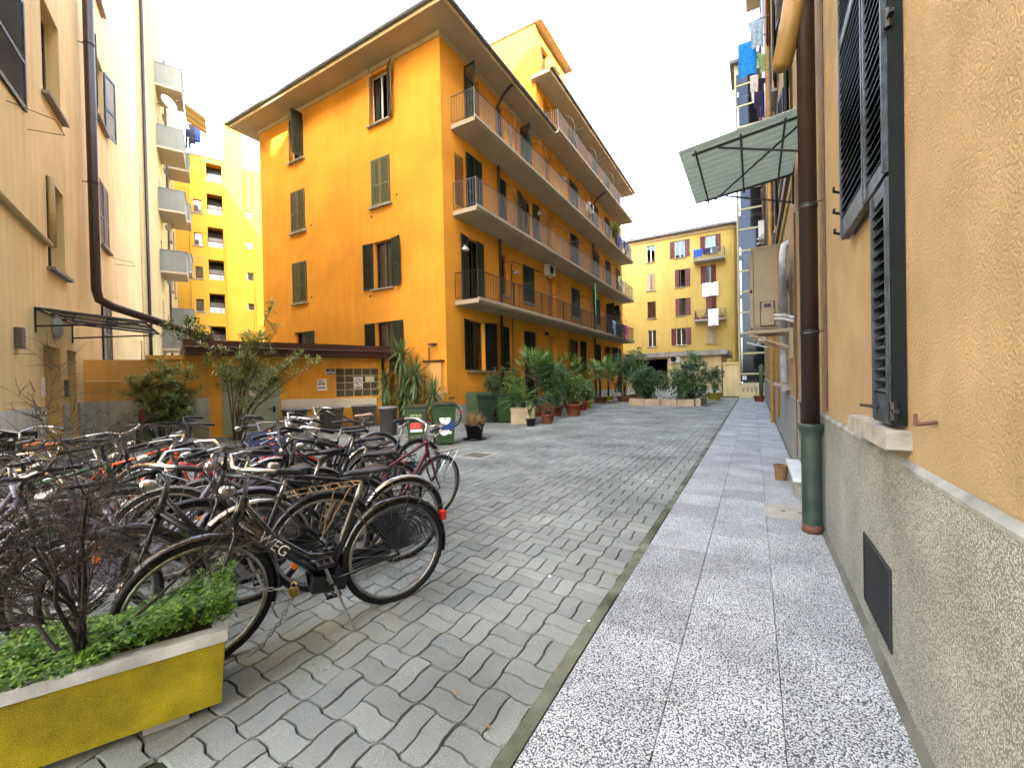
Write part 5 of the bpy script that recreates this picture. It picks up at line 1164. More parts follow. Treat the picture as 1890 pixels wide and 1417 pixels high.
# lettering on down tube and fork
dt = (Vector((-.10, 0, .285))-Vector((.368, 0, .76))); c0 = Vector((.368, 0, .76))+dt*.36; an_ = math.atan2(-dt.z, -dt.x)
tm = text_mesh('WEG', .085); lo_ = obj('lettering', tm, M_PAPER, b1, T(c0.x, .031, c0.z) @ RY(-an_) @ RZ(PI) @ RX(PI/2)); obj('lettering', tm, M_PAPER, b1, T(c0.x, -.031, c0.z) @ RY(-an_) @ RX(PI/2))
fd = Vector((.545, 0, .344))-Vector((.385, 0, .70)); c1 = Vector((.385, 0, .70))+fd*.30; a1 = math.atan2(-fd.z, -fd.x)
t2 = text_mesh('WEG', .03); obj('lettering', t2, M_PAPER, b1, T(c1.x+.012, .063, c1.z) @ RY(-a1) @ RZ(PI) @ RX(PI/2))
bat = MB(); bat.box(-.10, .10, -.035, .035, -.05, .05); obj('battery_case', bat, M_BLACK, b1, T(-.10, 0, .27) @ RY(R(-8)))
bicycle('black bicycle with dark mudguards and thick rear rack second from the front', -2.98, 1.45, -112, -4, -8, M_BLACK, True, M_BLACK, M_WOOD, sz=.88)
bicycle('black bicycle with silver mudguards behind the front one', -2.83, 2.10, -114, -4, 10, M_BLACK, False, M_CHROME, None, None, 'high', lamp=True, sz=.90, darkbar=True)
bicycle('purple and black racing bicycle with a front rack facing the open yard', -3.06, 3.02, 94, 5, -10, mat('purple_paint', (.10, .012, .035), .3, coat=.4), False, None, None, None, 'city', tyre=M_TYREG, chaincase=False, frontrack=M_CHROME, lamp=False, sz=.92)
bicycle('lilac step-through bicycle with big chrome headlamp behind the bare shrub', -3.62, 1.28, 63, 4, 12, M_LILAC, True, M_LILAC, None, None, 'city', sz=.86)
bicycle('dark bicycle with curled chrome handlebar left of the lilac one', -4.22, 1.25, 70, -4, -14, M_BLACK, False, M_IRONG, None, None, 'city', sz=.9)
bicycle('black bicycle with smooth grey saddle in the middle of the row', -3.45, 2.55, -112, -3, 14, M_BLACK, True, None, M_BLACK, None, 'high', sz=.92)
bicycle('black bicycle with white front crate in the row', -3.98, 2.85, -114, 3, -6, M_BLACK, False, M_BLACK, M_BLACK, ('crate', 'front', mat('crate_navy', (.03, .045, .12), .5)), 'flat', sz=.93)
bicycle('dark bicycle with chrome mudguards deeper in the row', -4.42, 3.15, -110, -4, 8, M_IRON, True, M_CHROME, None, None, 'high', sz=.93)
bicycle('black bicycle with silver wire front basket deeper in the row', -4.95, 3.45, -112, 3, -10, M_BLACK, False, None, None, ('basket', 'front', M_CHROME), 'city', sz=.95)
bicycle('dark blue bicycle with two reflectors nearest the green bins', -4.25, 3.85, -108, -3, 12, mat('navy_paint', (.012, .02, .06), .3, coat=.4), True, M_BLACK, M_CHROME, None, 'flat', sz=.95)
bicycle('black bicycle with pale saddle at the far end of the row', -5.35, 4.15, -112, 3, 6, M_BLACK, False, M_BLACK, None, ('basket', 'front', M_CHROME), 'high', saddle_m=mat('pale_saddle', (.40, .27, .20), .55), sz=.97)
rb_ = bicycle('bright red bicycle with an orange strap near the oleander', -4.98, 2.50, 62, 5, -18, M_RED, True, M_RED, None, None, 'flat', fat=.034, lamp=False, sz=.9)
q = MB(); q.tube([(.30, .05, .98), (.31, .06, .82), (.33, .045, .66)], .016, 6); q.tube([(.30, -.05, .98), (.33, -.06, .80), (.35, -.05, .62)], .016, 6); obj('orange_strap', q, M_ORANGEP, rb_)
bicycle('orange framed bicycle behind the headlamps', -5.55, 1.75, 55, -5, 10, mat('orange_paint', (.45, .07, .01), .35, coat=.3), False, None, None, None, 'drop', chaincase=False, lamp=False, sz=.95)
bicycle('dark bicycle with brown leather saddle and grips', -5.95, 1.55, 40, 4, -8, M_BLACK, True, M_WOOD, None, None, 'city', saddle_m=M_SADBR, sz=.93)
bicycle('old bicycle with a large dark basket by the left doorway', -6.75, 1.30, 196, 4, 10, M_IRON, True, M_IRON, M_IRON, ('crate', 'front', M_BLACK), 'city', sz=.92)
bicycle('lilac bicycle with black rear mudguard at the left edge', -4.35, .42, 52, -4, 8, M_LILAC, True, M_BLACK, M_LILAC, None, 'city', sz=.9)
bicycle('black bicycle with green frame decals behind the bare shrub', -5.05, 1.15, 42, 4, -12, mat('green_black', (.01, .05, .02), .35), False, M_BLACK, M_BLACK, None, 'flat', sz=.92)
bicycle('dark green bicycle leaning half hidden by the middle row', -3.75, 1.95, 66, -5, 16, mat('olive_paint', (.03, .045, .02), .35), True, M_IRONG, None, None, 'city', sz=.9)
dk = mat('graphite_paint', (.03, .03, .035), .35, coat=.3)
bicycle('graphite bicycle squeezed between the second and third ones', -3.15, 1.85, -115, 5, 18, dk, False, M_BLACK, M_BLACK, None, 'flat', sz=.91)
bicycle('black bicycle with flat bars behind the lilac one', -4.0, 1.75, -118, 4, -6, M_BLACK, True, M_BLACK, None, None, 'flat', sz=.9)
bicycle('black bicycle with a dark wire basket deep in the crowd', -6.1, 2.85, -112, -4, 10, M_BLACK, True, M_BLACK, M_BLACK, ('basket', 'front', M_IRON), 'city', darkbar=True, sz=.92)
bicycle('graphite bicycle with chrome headlamp behind the red one', -5.75, 3.35, -110, 4, -12, dk, False, M_BLACK, None, None, 'city', darkbar=True, sz=.93)
bicycle('black bicycle nearly hidden left of the bare shrub', -4.95, .62, 58, 4, -10, M_BLACK, True, M_BLACK, M_BLACK, None, 'city', darkbar=True, sz=.88)
bicycle('black bicycle crosswise behind the brown saddle', -6.35, 2.05, 30, -4, 8, M_BLACK, False, M_BLACK, None, None, 'flat', sz=.92)
bicycle('dark bicycle low at the left edge beside the trough', -3.55, .35, 60, 3, -8, dk, True, M_BLACK, None, None, 'city', darkbar=True, sz=.84)
# lock chain on the first bicycle
lk = thing('lock_chain', 'steel lock chain with brass padlock hanging from the front bicycle', 'chain')
cp_ = [Vector(p) for p in ((-2.44, 1.16, .44), (-2.37, 1.27, .38), (-2.30, 1.36, .36), (-2.27, 1.40, .30), (-2.31, 1.35, .18), (-2.37, 1.27, .06), (-2.43, 1.20, .02))]
n = 0
for a, e in zip(cp_, cp_[1:]):
    k = max(1, int((e-a).length/.030))
    for i in range(k):
        p = a.lerp(e, (i+.5)/k); d = (e-a).normalized(); b = MB(); b.tube([(.019*math.cos(t_*PI/5), .009*math.sin(t_*PI/5), 0) for t_ in range(10)], .0035, 5, closed=True)
        obj('link', cached(('link',), lambda: b, True), M_ALU, lk, T(*p) @ d.to_track_quat('X', 'Z').to_matrix().to_4x4() @ RX(PI/2*(n % 2))); n += 1
b = MB(); b.box(-.025, .025, -.010, .010, -.02, .022); b.tube([(-.015, 0, .022), (-.014, 0, .045), (0, 0, .055), (.014, 0, .045), (.015, 0, .022)], .004, 6); obj('padlock', b, mat('brass', (.62, .50, .25), .3, metal=1), lk, T(-2.27, 1.41, .33) @ RZ(R(30)))

# ------------------------------------------------------------------ bins
def wheelie(label, M, m=M_BINGREEN, h=.98, w=.50, d=.55, name='wheelie_bin', dl=M_BINDARK):
    t = thing(name, label, 'bin', M, 'wheelie bins'); k = h/.98
    b = MB(); lo = [(-w*.38, -d*.42), (w*.38, -d*.42), (w*.38, d*.32), (-w*.38, d*.32)]; hi = [(-w/2, -d/2), (w/2, -d/2), (w/2, d/2), (-w/2, d/2)]
    z0, z1 = .05, h*.88; b.add([(x, y, z0) for x, y in lo]+[(x, y, z1) for x, y in hi], [(0, 3, 2, 1)]+[(i, (i+1) % 4, 4+(i+1) % 4, 4+i) for i in range(4)]); b.box(-w/2-.015, w/2+.015, -d/2-.02, d/2+.015, z1-.05, z1+.01); obj('body', b, m, t)
    b = MB(); n = 6; v = []
    for i in range(n+1):
        y = -d/2-.035+(d+.09)*i/n; zc = h*.89+.085*math.sin(PI*(.15+.7*i/n)); v += [(-w/2-.025, y, zc-.02), (-w/2+.03, y, zc+.015), (w/2-.03, y, zc+.015), (w/2+.025, y, zc-.02)]
    b.add(v, [(i*4+j, i*4+j+1, i*4+j+5, i*4+j+4) for i in range(n) for j in range(3)]+[(0, 1, 2, 3), (n*4+3, n*4+2, n*4+1, n*4)]); b.box(-w/2-.02, w/2+.02, -d/2-.03, d/2+.04, h*.885, h*.90); obj('lid', b, dl, t)
    for s in (-1, 1):
        b = MB(); b.tube([(s*w*.36, d*.36, .10), (s*w*.46, d*.36, .10)], .10, 16); obj('wheel', b, M_RUBBER, t)
    b = MB(); b.tube([(-w*.4, d/2+.06, h*.86), (w*.4, d/2+.06, h*.86)], .016, 8); b.tube([(-w*.4, d/2, h*.84), (-w*.4, d/2+.06, h*.86)], .014, 6); b.tube([(w*.4, d/2, h*.84), (w*.4, d/2+.06, h*.86)], .014, 6); obj('handle', b, dl, t)
    return t
def face_cam(x, y, z=0, extra=0): return T(x, y, z) @ RZ(math.atan2(-y, -x)+PI/2+R(extra))
def on_front(t, z, u, d, h, me, m, tilt):   # print on the slanted front face
    return obj('print', me, m, t, T(u, -(d*.42+(d/2-d*.42)*(z-.05)/(h*.88-.05))-.003, z) @ RX(PI/2-tilt))
t = wheelie('green wheelie bin with red sticker and VETRO lettering', face_cam(-7.42, 7.95, 0, -4), h=.94)
tl = math.atan2(.55/2-.55*.42, .94*.88-.05)
on_front(t, .66, 0, .55, .94, text_mesh('VETRO', .09), mat('yellow_print', (.62, .60, .25), .6), tl)
def rect(w, h): b = MB(); b.quad((-w/2, -h/2, 0), (w/2, -h/2, 0), (w/2, h/2, 0), (-w/2, h/2, 0)); return b.mesh('print')
on_front(t, .585, .0, .55, .94, rect(.27, .05), mat('green_print', (.20, .30, .05), .6), tl); on_front(t, .45, 0, .55, .94, rect(.27, .21), M_INKR, tl); on_front(t, .30, .01, .55, .94, rect(.29, .08), M_PAPER, tl)
q = MB()
for i in range(5): q.quad((-.10, -.07+i*.033, .001), (-.10+.2*rng.uniform(.6, 1), -.07+i*.033, .001), (-.10+.2*rng.uniform(.6, 1), -.062+i*.033, .001), (-.10, -.062+i*.033, .001))
on_front(t, .45, 0, .55, .94, q.mesh('print'), mat('pink_print', (.75, .25, .22), .6), tl)
t = wheelie('green wheelie bin with white round NO stickers', face_cam(-6.45, 7.85, 0, 6), h=1.03, w=.52)
tl = math.atan2(.55/2-.55*.42, 1.03*.88-.05)
def disc(r): b = MB(); b.add([(r*math.cos(a*PI/14), r*math.sin(a*PI/14), 0) for a in range(28)], [tuple(range(28))]); return b.mesh('print')
def fr_(z, u, me, m, e=0):
    o = on_front(t, z, u, .55, 1.03, me, m, tl); o.location.y -= e; return o
fr_(.55, .07, rect(.30, .36), M_INKB, -.001); fr_(.62, 0, disc(.13), M_PAPER); fr_(.35, -.02, disc(.115), M_PAPER); fr_(.30, .11, disc(.04), M_PAPER); fr_(.47, -.13, disc(.04), M_PAPER); fr_(.50, .0, rect(.17, .06), mat('lime_print', (.35, .45, .25), .6), .001)
fr_(.63, .0, text_mesh('SI', .10), M_INK, .001); fr_(.38, -.02, text_mesh('NO', .10), M_INK, .001)
q = MB()
for i in range(3): q.quad((-.08, -.03+i*.02, 0), (.08, -.03+i*.02, 0), (.08, -.02+i*.02, 0), (-.08, -.02+i*.02, 0))
q = q.mesh('print'); fr_(.57, 0, q, M_INKB, .001); fr_(.31, -.02, q, M_INKB, .001)
wheelie('plain green wheelie bin with yellow stripe before the palms', face_cam(-7.70, 12.75, 0, 14), h=1.04, w=.66, d=.62)
wheelie('wide green bin behind the tipped dark one', face_cam(-9.05, 13.15, 0, -8), h=1.10, w=1.0, d=.62, dl=M_BINGREEN)
b = wheelie('dark bin turned round so that its wheels show', face_cam(-8.35, 12.55, 0, 190), m=M_BINDARK, h=1.04, w=.60)
def tub(label, x, y, r=.24, h=.80):
    t = thing('waste_tub', label, 'bin', T(x, y, 0), 'grey waste tubs by the shed'); b = MB(); b.lathe([(r*.86, 0), (r*.92, .02), (r, h*.92), (r*1.06, h*.93), (r*1.06, h*.97), (r, h*.97)], 20); obj('body', b, M_BINGREY, t, None, True); b = MB(); b.lathe([(r*1.08, h*.972), (r*1.08, h), (r*.9, h*1.02), (0, h*1.03)], 20); obj('lid', b, mat('grey_lid', (.20, .21, .22), .45, .1, 8), t); return t
tub('round dark grey waste tub with pale lid at the shed corner', -9.05, 8.55, .25, .80)
for i, (u, lb_, w) in enumerate(((2.35, 'grey box bin nearest the shed door', .62), (3.45, 'grey box bin in the middle of the shed wall', .66), (4.55, 'grey box bin under the shed notices', .66))):
    P = SHED_L+SHED_D*u+Vector((SHED_D.y, -SHED_D.x, 0))*.45; t = thing('box_bin', lb_, 'bin', frame(P, SHED_D), 'grey waste tubs by the shed')
    b = MB(); lo, hi = .85, 1.0; W2 = w/2; b.add([(-W2*lo, -.22, .02), (W2*lo, -.22, .02), (W2*lo, .2, .02), (-W2*lo, .2, .02), (-W2, -.27, .66), (W2, -.27, .66), (W2, .24, .66), (-W2, .24, .66)], [(0, 3, 2, 1), (0, 1, 5, 4), (1, 2, 6, 5), (2, 3, 7, 6), (3, 0, 4, 7)]); b.box(-W2-.02, W2+.02, -.29, .26, .66, .70); obj('body', b, M_BINGREY, t); b = MB(); b.add([(-W2-.02, -.29, .702), (W2+.02, -.29, .702), (W2+.02, .26, .702), (-W2-.02, .26, .702), (-W2*.9, -.2, .75), (W2*.9, -.2, .75), (W2*.9, .2, .75), (-W2*.9, .2, .75)], [(4, 5, 6, 7), (0, 1, 5, 4), (1, 2, 6, 5), (2, 3, 7, 6), (3, 0, 4, 7)]); obj('lid', b, MATS['grey_lid'], t)
# extra bicycle behind the bins
bicycle('white handled bicycle parked behind the green bins', -9.15, 11.15, 165, 4, 0, M_WHITE, True, M_BLACK, None, ('basket', 'front', M_CHROME), 'high', sz=.92)
# covers in the paving
def cover(label, x0, x1, y0, y1, z, m, slots=0, name='manhole_cover'):
    b = MB(); b.box(x0, x1, y0, y1, z-.03, z); t = tag(obj(name, b, m, None), label, 'cover'); b = MB(); w = .035
    b.box(x0-w, x1+w, y0-w, y0-.006, z-.03, z+.001); b.box(x0-w, x1+w, y1+.006, y1+w, z-.03, z+.001); b.box(x0-w, x0-.006, y0, y1, z-.03, z+.001); b.box(x1+.006, x1+w, y0, y1, z-.03, z+.001); obj('frame', b, M_CONC, t)
    for k in range(slots): x = x0+.06+(x1-x0-.12)*(k+.5)/slots; b = MB(); b.box(x-.012, x+.012, y0+.08, y1-.08, z, z+.003); obj('slot', b, M_DARKIN, t)
    for k in range(0 if slots else 2): b = MB(); b.box(x0+.12+k*.16, x0+.16+k*.16, (y0+y1)/2-.015, (y0+y1)/2+.015, z, z+.003); obj('lift_hole', b, M_IRON, t)
    return t
cover('grey inspection cover set in the pavement beside the rain pipe', .11, .45, 5.16, 5.62, .0145, M_CONC)
cover('slotted drain cover in the paving before the bins', -5.15, -4.55, 6.6, 7.2, .006, M_CONC, 9, 'drain_cover')
cover('flush cover in the paving beside the far kerb', -1.5, -1.08, 13.75, 14.3, .006, M_PAVER)
# stone bench by the street door
bn = thing('doorstep', 'small pale stone doorstep behind the rain pipe', 'step')
b = MB(); b.box(.385, .545, 5.97, 7.28, .215, .265); obj('tread', b, mat('pale_marble', (.62, .66, .68), .4, .12, 6), bn)
b = MB(); b.box(.405, .54, 5.99, 7.26, .013, .214); obj('riser_block', b, M_STONE, bn)
bk = thing('wicker_basket', 'small wicker basket beside the stone doorstep', 'basket', T(.31, 7.0, .012)); b = MB(); b.lathe([(.07, 0), (.085, .19), (.09, .20), (.07, .19), (.06, .02)], 14); obj('body', b, mat('wicker', (.16, .095, .04), .8, .3, 40, .5, 90), bk); b = MB(); b.tube([(.085*math.cos(a*PI/7), .085*math.sin(a*PI/7), .20) for a in range(14)], .012, 5, closed=True); obj('rim', b, MATS['wicker'], bk)
# ------------------------------------------------------------------ plants
def dir_of(az, el): return Vector((math.cos(az)*math.cos(el), math.sin(az)*math.cos(el), math.sin(el)))
def lf(b, p, d, L, w, droop=.0):
    """one leaf: a pointed blade folded along its middle"""
    d = d.normalized(); s = d.cross(Vector((0, 0, 1)))
    if s.length < 1e-3: s = Vector((1, 0, 0))
    s = s.normalized()*w*.5; n = s.cross(d).normalized()*w*.12
    m = p+d*L*.5-Vector((0, 0, droop*L*.25)); e = p+d*L-Vector((0, 0, droop*L))
    b.add([tuple(p), tuple(m-s+n), tuple(e), tuple(m+s+n), tuple(m)], [(0, 1, 4), (1, 2, 4), (4, 2, 3), (0, 4, 3)])
def sword(b, p, d, L, w, droop):
    d = d.normalized(); s = d.cross(Vector((0, 0, 1))); s = (s.normalized() if s.length > 1e-3 else Vector((1, 0, 0)))*w*.5
    pts = [p+d*L*t-Vector((0, 0, droop*L*t*t)) for t in (0, .4, .75, 1)]
    b.add([tuple(pts[0]-s*.6), tuple(pts[0]+s*.6), tuple(pts[1]-s), tuple(pts[1]+s), tuple(pts[2]-s*.7), tuple(pts[2]+s*.7), tuple(pts[3])], [(0, 1, 3, 2), (2, 3, 5, 4), (4, 5, 6)])
def pot(t, r, h, m, x=0, y=0, z=0):
    b = MB(); b.lathe([(r*.72, 0), (r*.95, h*.86), (r*1.04, h*.87), (r*1.06, h), (r*.93, h), (r*.9, h*.9)], 18, (x, y, z), False); b.lathe([(r*.72, .001), (.0, .001)], 18, (x, y, z), False); o = obj('pot', b, m, t, None, True)
    b = MB(); b.lathe([(r*.92, h*.9), (0, h*.92)], 16, (x, y, z), False); obj('soil', b, M_SOIL, t); return o
def crown_shrub(b, c, rad, n, L, w, rr, clumps=14):
    """leaves in uneven clumps through an ellipsoid"""
    c = Vector(c); cl = []
    for _ in range(clumps):
        d = dir_of(rr.uniform(0, 2*PI), rr.uniform(-1.25, 1.35)); k = rr.uniform(.35, 1.0)
        cl.append((c+Vector((d.x*rad[0], d.y*rad[1], d.z*rad[2]))*k, rr.uniform(.22, .45)))
    for i in range(n):
        p, s = cl[rr.randrange(len(cl))]; d = dir_of(rr.uniform(0, 2*PI), rr.uniform(-.7, 1.5)); k = rr.random()**.6
        q = p+Vector((d.x*rad[0], d.y*rad[1], d.z*rad[2]))*s*k
        if q.z < .06: q.z = .06+rr.random()*.1
        lf(b, q, (d+dir_of(rr.uniform(0, 6.3), rr.uniform(-.5, .8))*.8), L*rr.uniform(.6, 1.25), w*rr.uniform(.7, 1.2), .25)
    return cl
def shrub(name, label, x, y, rad, h, n, L, w, m, seed, potr=None, poth=.3, potm=None, group=None, cat='plant', clumps=16, z0=0):
    rr = random.Random(seed); t = thing(name, label, cat, T(x, y, z0), group); zb = 0
    if potr: pot(t, potr, poth, potm or M_TERRA); zb = poth*.9
    b = MB(); cl = crown_shrub(b, (0, 0, zb+h*.55), (rad, rad, h*.5), int(n*2.3), L*1.25, w*1.5, rr, clumps+8); obj('foliage', b, m, t)
    b = MB()
    for p, s in cl: 
        mid = Vector((p.x*.35, p.y*.35, zb+(p.z-zb)*.5)); b.tube([(p.x*.06, p.y*.06, max(zb-.05, .0)), mid, p], [.014, .010, .004], 5, False)
    obj('stems', b, M_BARK, t); return t
def yucca(label, x, y, heads, seed):
    rr = random.Random(seed); t = thing('yucca_plant', label, 'plant', T(x, y, 0), 'yucca plants by the gate')
    for (dx, dy, z, s) in heads:
        b = MB(); b.tube([(dx*.2, dy*.2, 0), (dx*.5+rr.uniform(-.05, .05), dy*.5, z*.5), (dx, dy, z)], [.06, .05, .045], 8); obj('trunk', b, M_BARK, t, None, True)
        b = MB()
        for k in range(int(125*s)):
            el = rr.uniform(-.9, 1.45); sword(b, Vector((dx, dy, z+rr.uniform(-.22, .10)*s)), dir_of(rr.uniform(0, 6.3), el), rr.uniform(.5, .82)*s, .042, .10 if el > .4 else .35)
        for k in range(int(30*s)): sword(b, Vector((dx, dy, z-rr.uniform(.1, .5)*s)), dir_of(rr.uniform(0, 6.3), rr.uniform(-1.3, -.6)), rr.uniform(.4, .6)*s, .05, .2)
        obj('leaf_rosette', b, L_YUCCA, t)
    return t
yucca('tallest yucca plant beside the shed corner', -10.75, 10.75, [(0, 0, 2.45, 1.15), (.15, .1, 1.55, 1.05)], 1)
yucca('middle yucca plant before the gate', -10.05, 10.75, [(0, 0, 1.80, 1.1), (-.3, -.1, 1.0, .95)], 2)
yucca('lowest yucca plant nearest the orange building', -9.25, 10.75, [(0, 0, 1.10, .95)], 3)
yucca('dark yucca plant close against the shed', -11.15, 10.55, [(-.15, 0, 1.45, .9)], 4)
def oleander(label, x, y, tips, seed, lm=L_OLEANDER, dens=1.0):
    rr = random.Random(seed); t = thing('oleander_shrub', label, 'shrub', T(x, y, 0), 'oleanders before the shed'); lb = MB()
    for (tx, ty, tz) in tips:
        sb = MB(); e = Vector((tx, ty, tz)); m1 = Vector((tx*.25+rr.uniform(-.08, .08), ty*.25+rr.uniform(-.08, .08), tz*.42)); m2 = Vector((tx*.62, ty*.62, tz*.75))
        sb.tube([(rr.uniform(-.08, .08), rr.uniform(-.08, .08), 0), m1, m2, e], [.026, .018, .011, .004], 6)
        twigs = [(m2, e)]
        for k in range(9):
            s = m1.lerp(e, rr.uniform(.15, .95)); q = s+dir_of(rr.uniform(0, 6.3), rr.uniform(.1, 1.1))*rr.uniform(.25, .55); sb.tube([s, q], [.008, .003], 4, False); twigs.append((s, q))
        obj('stem', sb, M_BARKL, t, None, True)
        for s, q in twigs:
            for k in range(int(6*dens)+1):
                p = s.lerp(q, .15+.85*(k+rr.random())/(6*dens+1)); a0 = rr.uniform(0, 6.3)
                for j in range(4): lf(lb, p, dir_of(a0+j*PI/2+rr.uniform(-.3, .3), rr.uniform(-.25, .95)), rr.uniform(.17, .30), .036, .25)
            for j in range(14): lf(lb, q, dir_of(rr.uniform(0, 6.3), rr.uniform(-.1, 1.35)), rr.uniform(.18, .30), .034, .25)
    obj('foliage', lb, lm, t); return t
oleander('tall thin oleander in front of the sage shed door', -12.35, 6.15, [(.75, .55, 3.5), (.9, .7, 3.1), (.5, .4, 2.9), (.35, .2, 2.6), (1.55, .95, 2.35), (2.0, 1.15, 2.15), (-.35, -.2, 2.5), (-.2, .3, 2.3), (.9, .5, 1.6), (.1, -.2, 2.1), (1.2, .8, 2.0)], 11, dens=.45)
oleander('bushy oleander against the boundary wall', -13.35, 5.05, [(-.55, -.35, 1.75), (-.2, .1, 2.0), (.2, .2, 1.5), (-.8, -.5, 1.3), (.1, -.3, 1.2), (.4, .25, 1.9), (-.4, .2, 1.0), (-.9, -.55, 1.7), (.0, -.1, 1.7), (.3, 0, .9)], 12, dens=1.5)
shrub('leafy_shrub', 'dark dense shrub low behind the bushy oleander', -13.7, 4.95, .6, 1.0, 700, .11, .03, L_DARK, 13, cat='shrub')
# palms in pots along the orange facade
def fan_palm(label, x, y, trunk, heads, seed, potr, poth, potm, n=11, L=.62, group='potted palms along the orange facade'):
    rr = random.Random(seed); t = thing('potted_fan_palm', label, 'palm', T(x, y, 0), group); pot(t, potr, poth, potm)
    b = MB(); tz = poth+trunk; b.tube([(0, 0, poth*.8), (.02, 0, poth+trunk*.5), (0, .02, tz)], [.06, .07, .06], 8)
    obj('trunk', b, M_BARK, t, None, True); b = MB(); st = MB()
    for k in range(n):
        az = 2*PI*k/n+rr.uniform(-.3, .3); el = rr.uniform(.05, 1.25); d = dir_of(az, el); o = Vector((0, 0, tz)); c = o+d*rr.uniform(.45, .75)*L/.62-Vector((0, 0, .05)); st.tube([o, c], [.010, .006], 4, False)
        side = d.cross(Vector((0, 0, 1))); side = side.normalized() if side.length > .01 else Vector((1, 0, 0)); up_ = side.cross(d).normalized()
        for j in range(17):
            a = (j-8)/8*R(100); dd = d*math.cos(a)+side*math.sin(a)+up_*.12*math.cos(a*2); sword(b, c, dd, L*(.62+.3*math.cos(a))*rr.uniform(.9, 1.1), .06, .22)
    obj('leaf_stalks', st, M_BARKL, t); obj('fronds', b, L_PALM, t); return t
fan_palm('tallest fan palm in front of the dark ground-floor door', -7.75, 15.3, 1.05, 1, 21, .27, .42, M_TERRA, 19, .86)
fan_palm('fan palm just behind the tallest one', -8.25, 17.6, 1.2, 1, 22, .25, .4, M_TERRA, 18, .8)
fan_palm('dark fan palm in a wide brown pot further along', -8.0, 24.3, 1.1, 1, 23, .42, .38, mat('brown_pot', (.16, .07, .045), .7), 20, .95)
fan_palm('fan palm in a yellow pot furthest along', -8.2, 26.6, 1.15, 1, 24, .35, .32, mat('lime_pot', (.50, .42, .05), .6), 18, .9)
fan_palm('fan palm close to the wall between the others', -8.6, 20.8, 1.2, 1, 25, .28, .4, M_TERRA, 17, .8)
def cycas(label, x, y, seed):
    rr = random.Random(seed); t = thing('potted_cycad', label, 'palm', T(x, y, 0) @ RZ(R(25)))
    b = MB(); b.box(-.40, .40, -.40, .40, 0, .50); b.box(-.42, .42, -.42, .42, .5, .54); obj('stone_tub', b, mat('beige_tub', (.52, .42, .28), .8, .12, 4, .2, 40), t)
    b = MB(); b.tube([(0, 0, .5), (0, 0, .72)], [.10, .08], 8); obj('trunk', b, M_BARK, t); lb = MB()
    for k in range(34):
        az = 2*PI*k/34+rr.uniform(-.2, .2); el = rr.uniform(.25, 1.25); d = dir_of(az, el); L = rr.uniform(.9, 1.25); prev = None
        for i in range(17):
            u = (i+1)/17; p = Vector((0, 0, .7))+d*L*u-Vector((0, 0, .55*L*u*u*(1.3-el*.6))); s = d.cross(Vector((0, 0, 1))).normalized()
            if prev is not None: lb.tube([prev, p], .006, 3, False)
            prev = p; wl_ = .20*math.sin(PI*min(1, .12+u*.88))
            for q in (-1, 1): sword(lb, p, s*q+d*.55, wl_+.04, .036, .2)
    obj('fronds', lb, L_PALM, t); return t
cycas('cycad palm in a square beige stone tub', -6.95, 12.75, 31)
GRP = 'pot plants along the orange facade'
shrub('potted_shrub', 'dark loose shrub rising behind the green bins', -8.95, 14.2, .55, 1.5, 420, .13, .055, L_DARK, 41, .24, .35, M_TERRA, GRP)
shrub('potted_shrub', 'pale variegated shrub behind the cycad', -8.1, 14.0, .6, 1.45, 900, .12, .05, L_MIX, 42, .26, .36, M_TERRA, GRP)
shrub('potted_shrub', 'wide dark green shrub with a red-brown pot in front', -7.0, 15.6, .85, 1.55, 1900, .09, .035, L_DARK, 43, .30, .4, M_TERRA, GRP)
shrub('potted_shrub', 'leafy green shrub in a terracotta pot at the front of the row', -6.35, 15.9, .55, 1.2, 900, .10, .04, L_MIX, 44, .34, .48, M_TERRA, GRP)
shrub('potted_shrub', 'small light green plant in a bright red pot', -7.05, 18.7, .42, .9, 420, .10, .05, L_MIX, 45, .27, .45, M_REDPOT, GRP)
shrub('potted_shrub', 'drooping green plant in a lime pot beside the red one', -7.25, 20.0, .5, 1.1, 500, .16, .03, L_PALM, 46, .26, .4, MATS['lime_pot'], GRP)
shrub('potted_shrub', 'tall leafy shrub against the wall between the palms', -8.6, 18.9, .8, 2.0, 1300, .12, .05, L_MIX, 47, .3, .4, M_TERRA, GRP)
shrub('potted_shrub', 'small dark conifer in a brown pot beside the stone tub', -6.35, 13.6, .22, .85, 520, .07, .02, L_DARK, 48, .16, .22, M_TERRA, GRP)
shrub('potted_shrub', 'trailing reddish plant in a small orange pot', -6.05, 12.75, .24, .35, 160, .06, .03, leafmat('russet_leaf', (.16, .05, .03), (.3, .16, .07)), 49, .20, .33, M_TERRA, GRP)
shrub('potted_shrub', 'tiny green seedling in a small black pot before the tub', -6.25, 11.95, .14, .55, 26, .12, .045, L_MIX, 50, .17, .24, M_BLACK, GRP)
shrub('potted_shrub', 'round bush in a terracotta pot at the far facade corner', -7.0, 26.0, .8, 2.3, 1100, .12, .05, L_DARK, 51, .5, .35, MATS['brown_pot'], GRP)
shrub('potted_shrub', 'magnolia-like shrub with pale leaves by the far corner', -6.6, 27.5, .9, 2.6, 800, .17, .075, L_MIX, 52, .4, .4, M_TERRA, GRP)
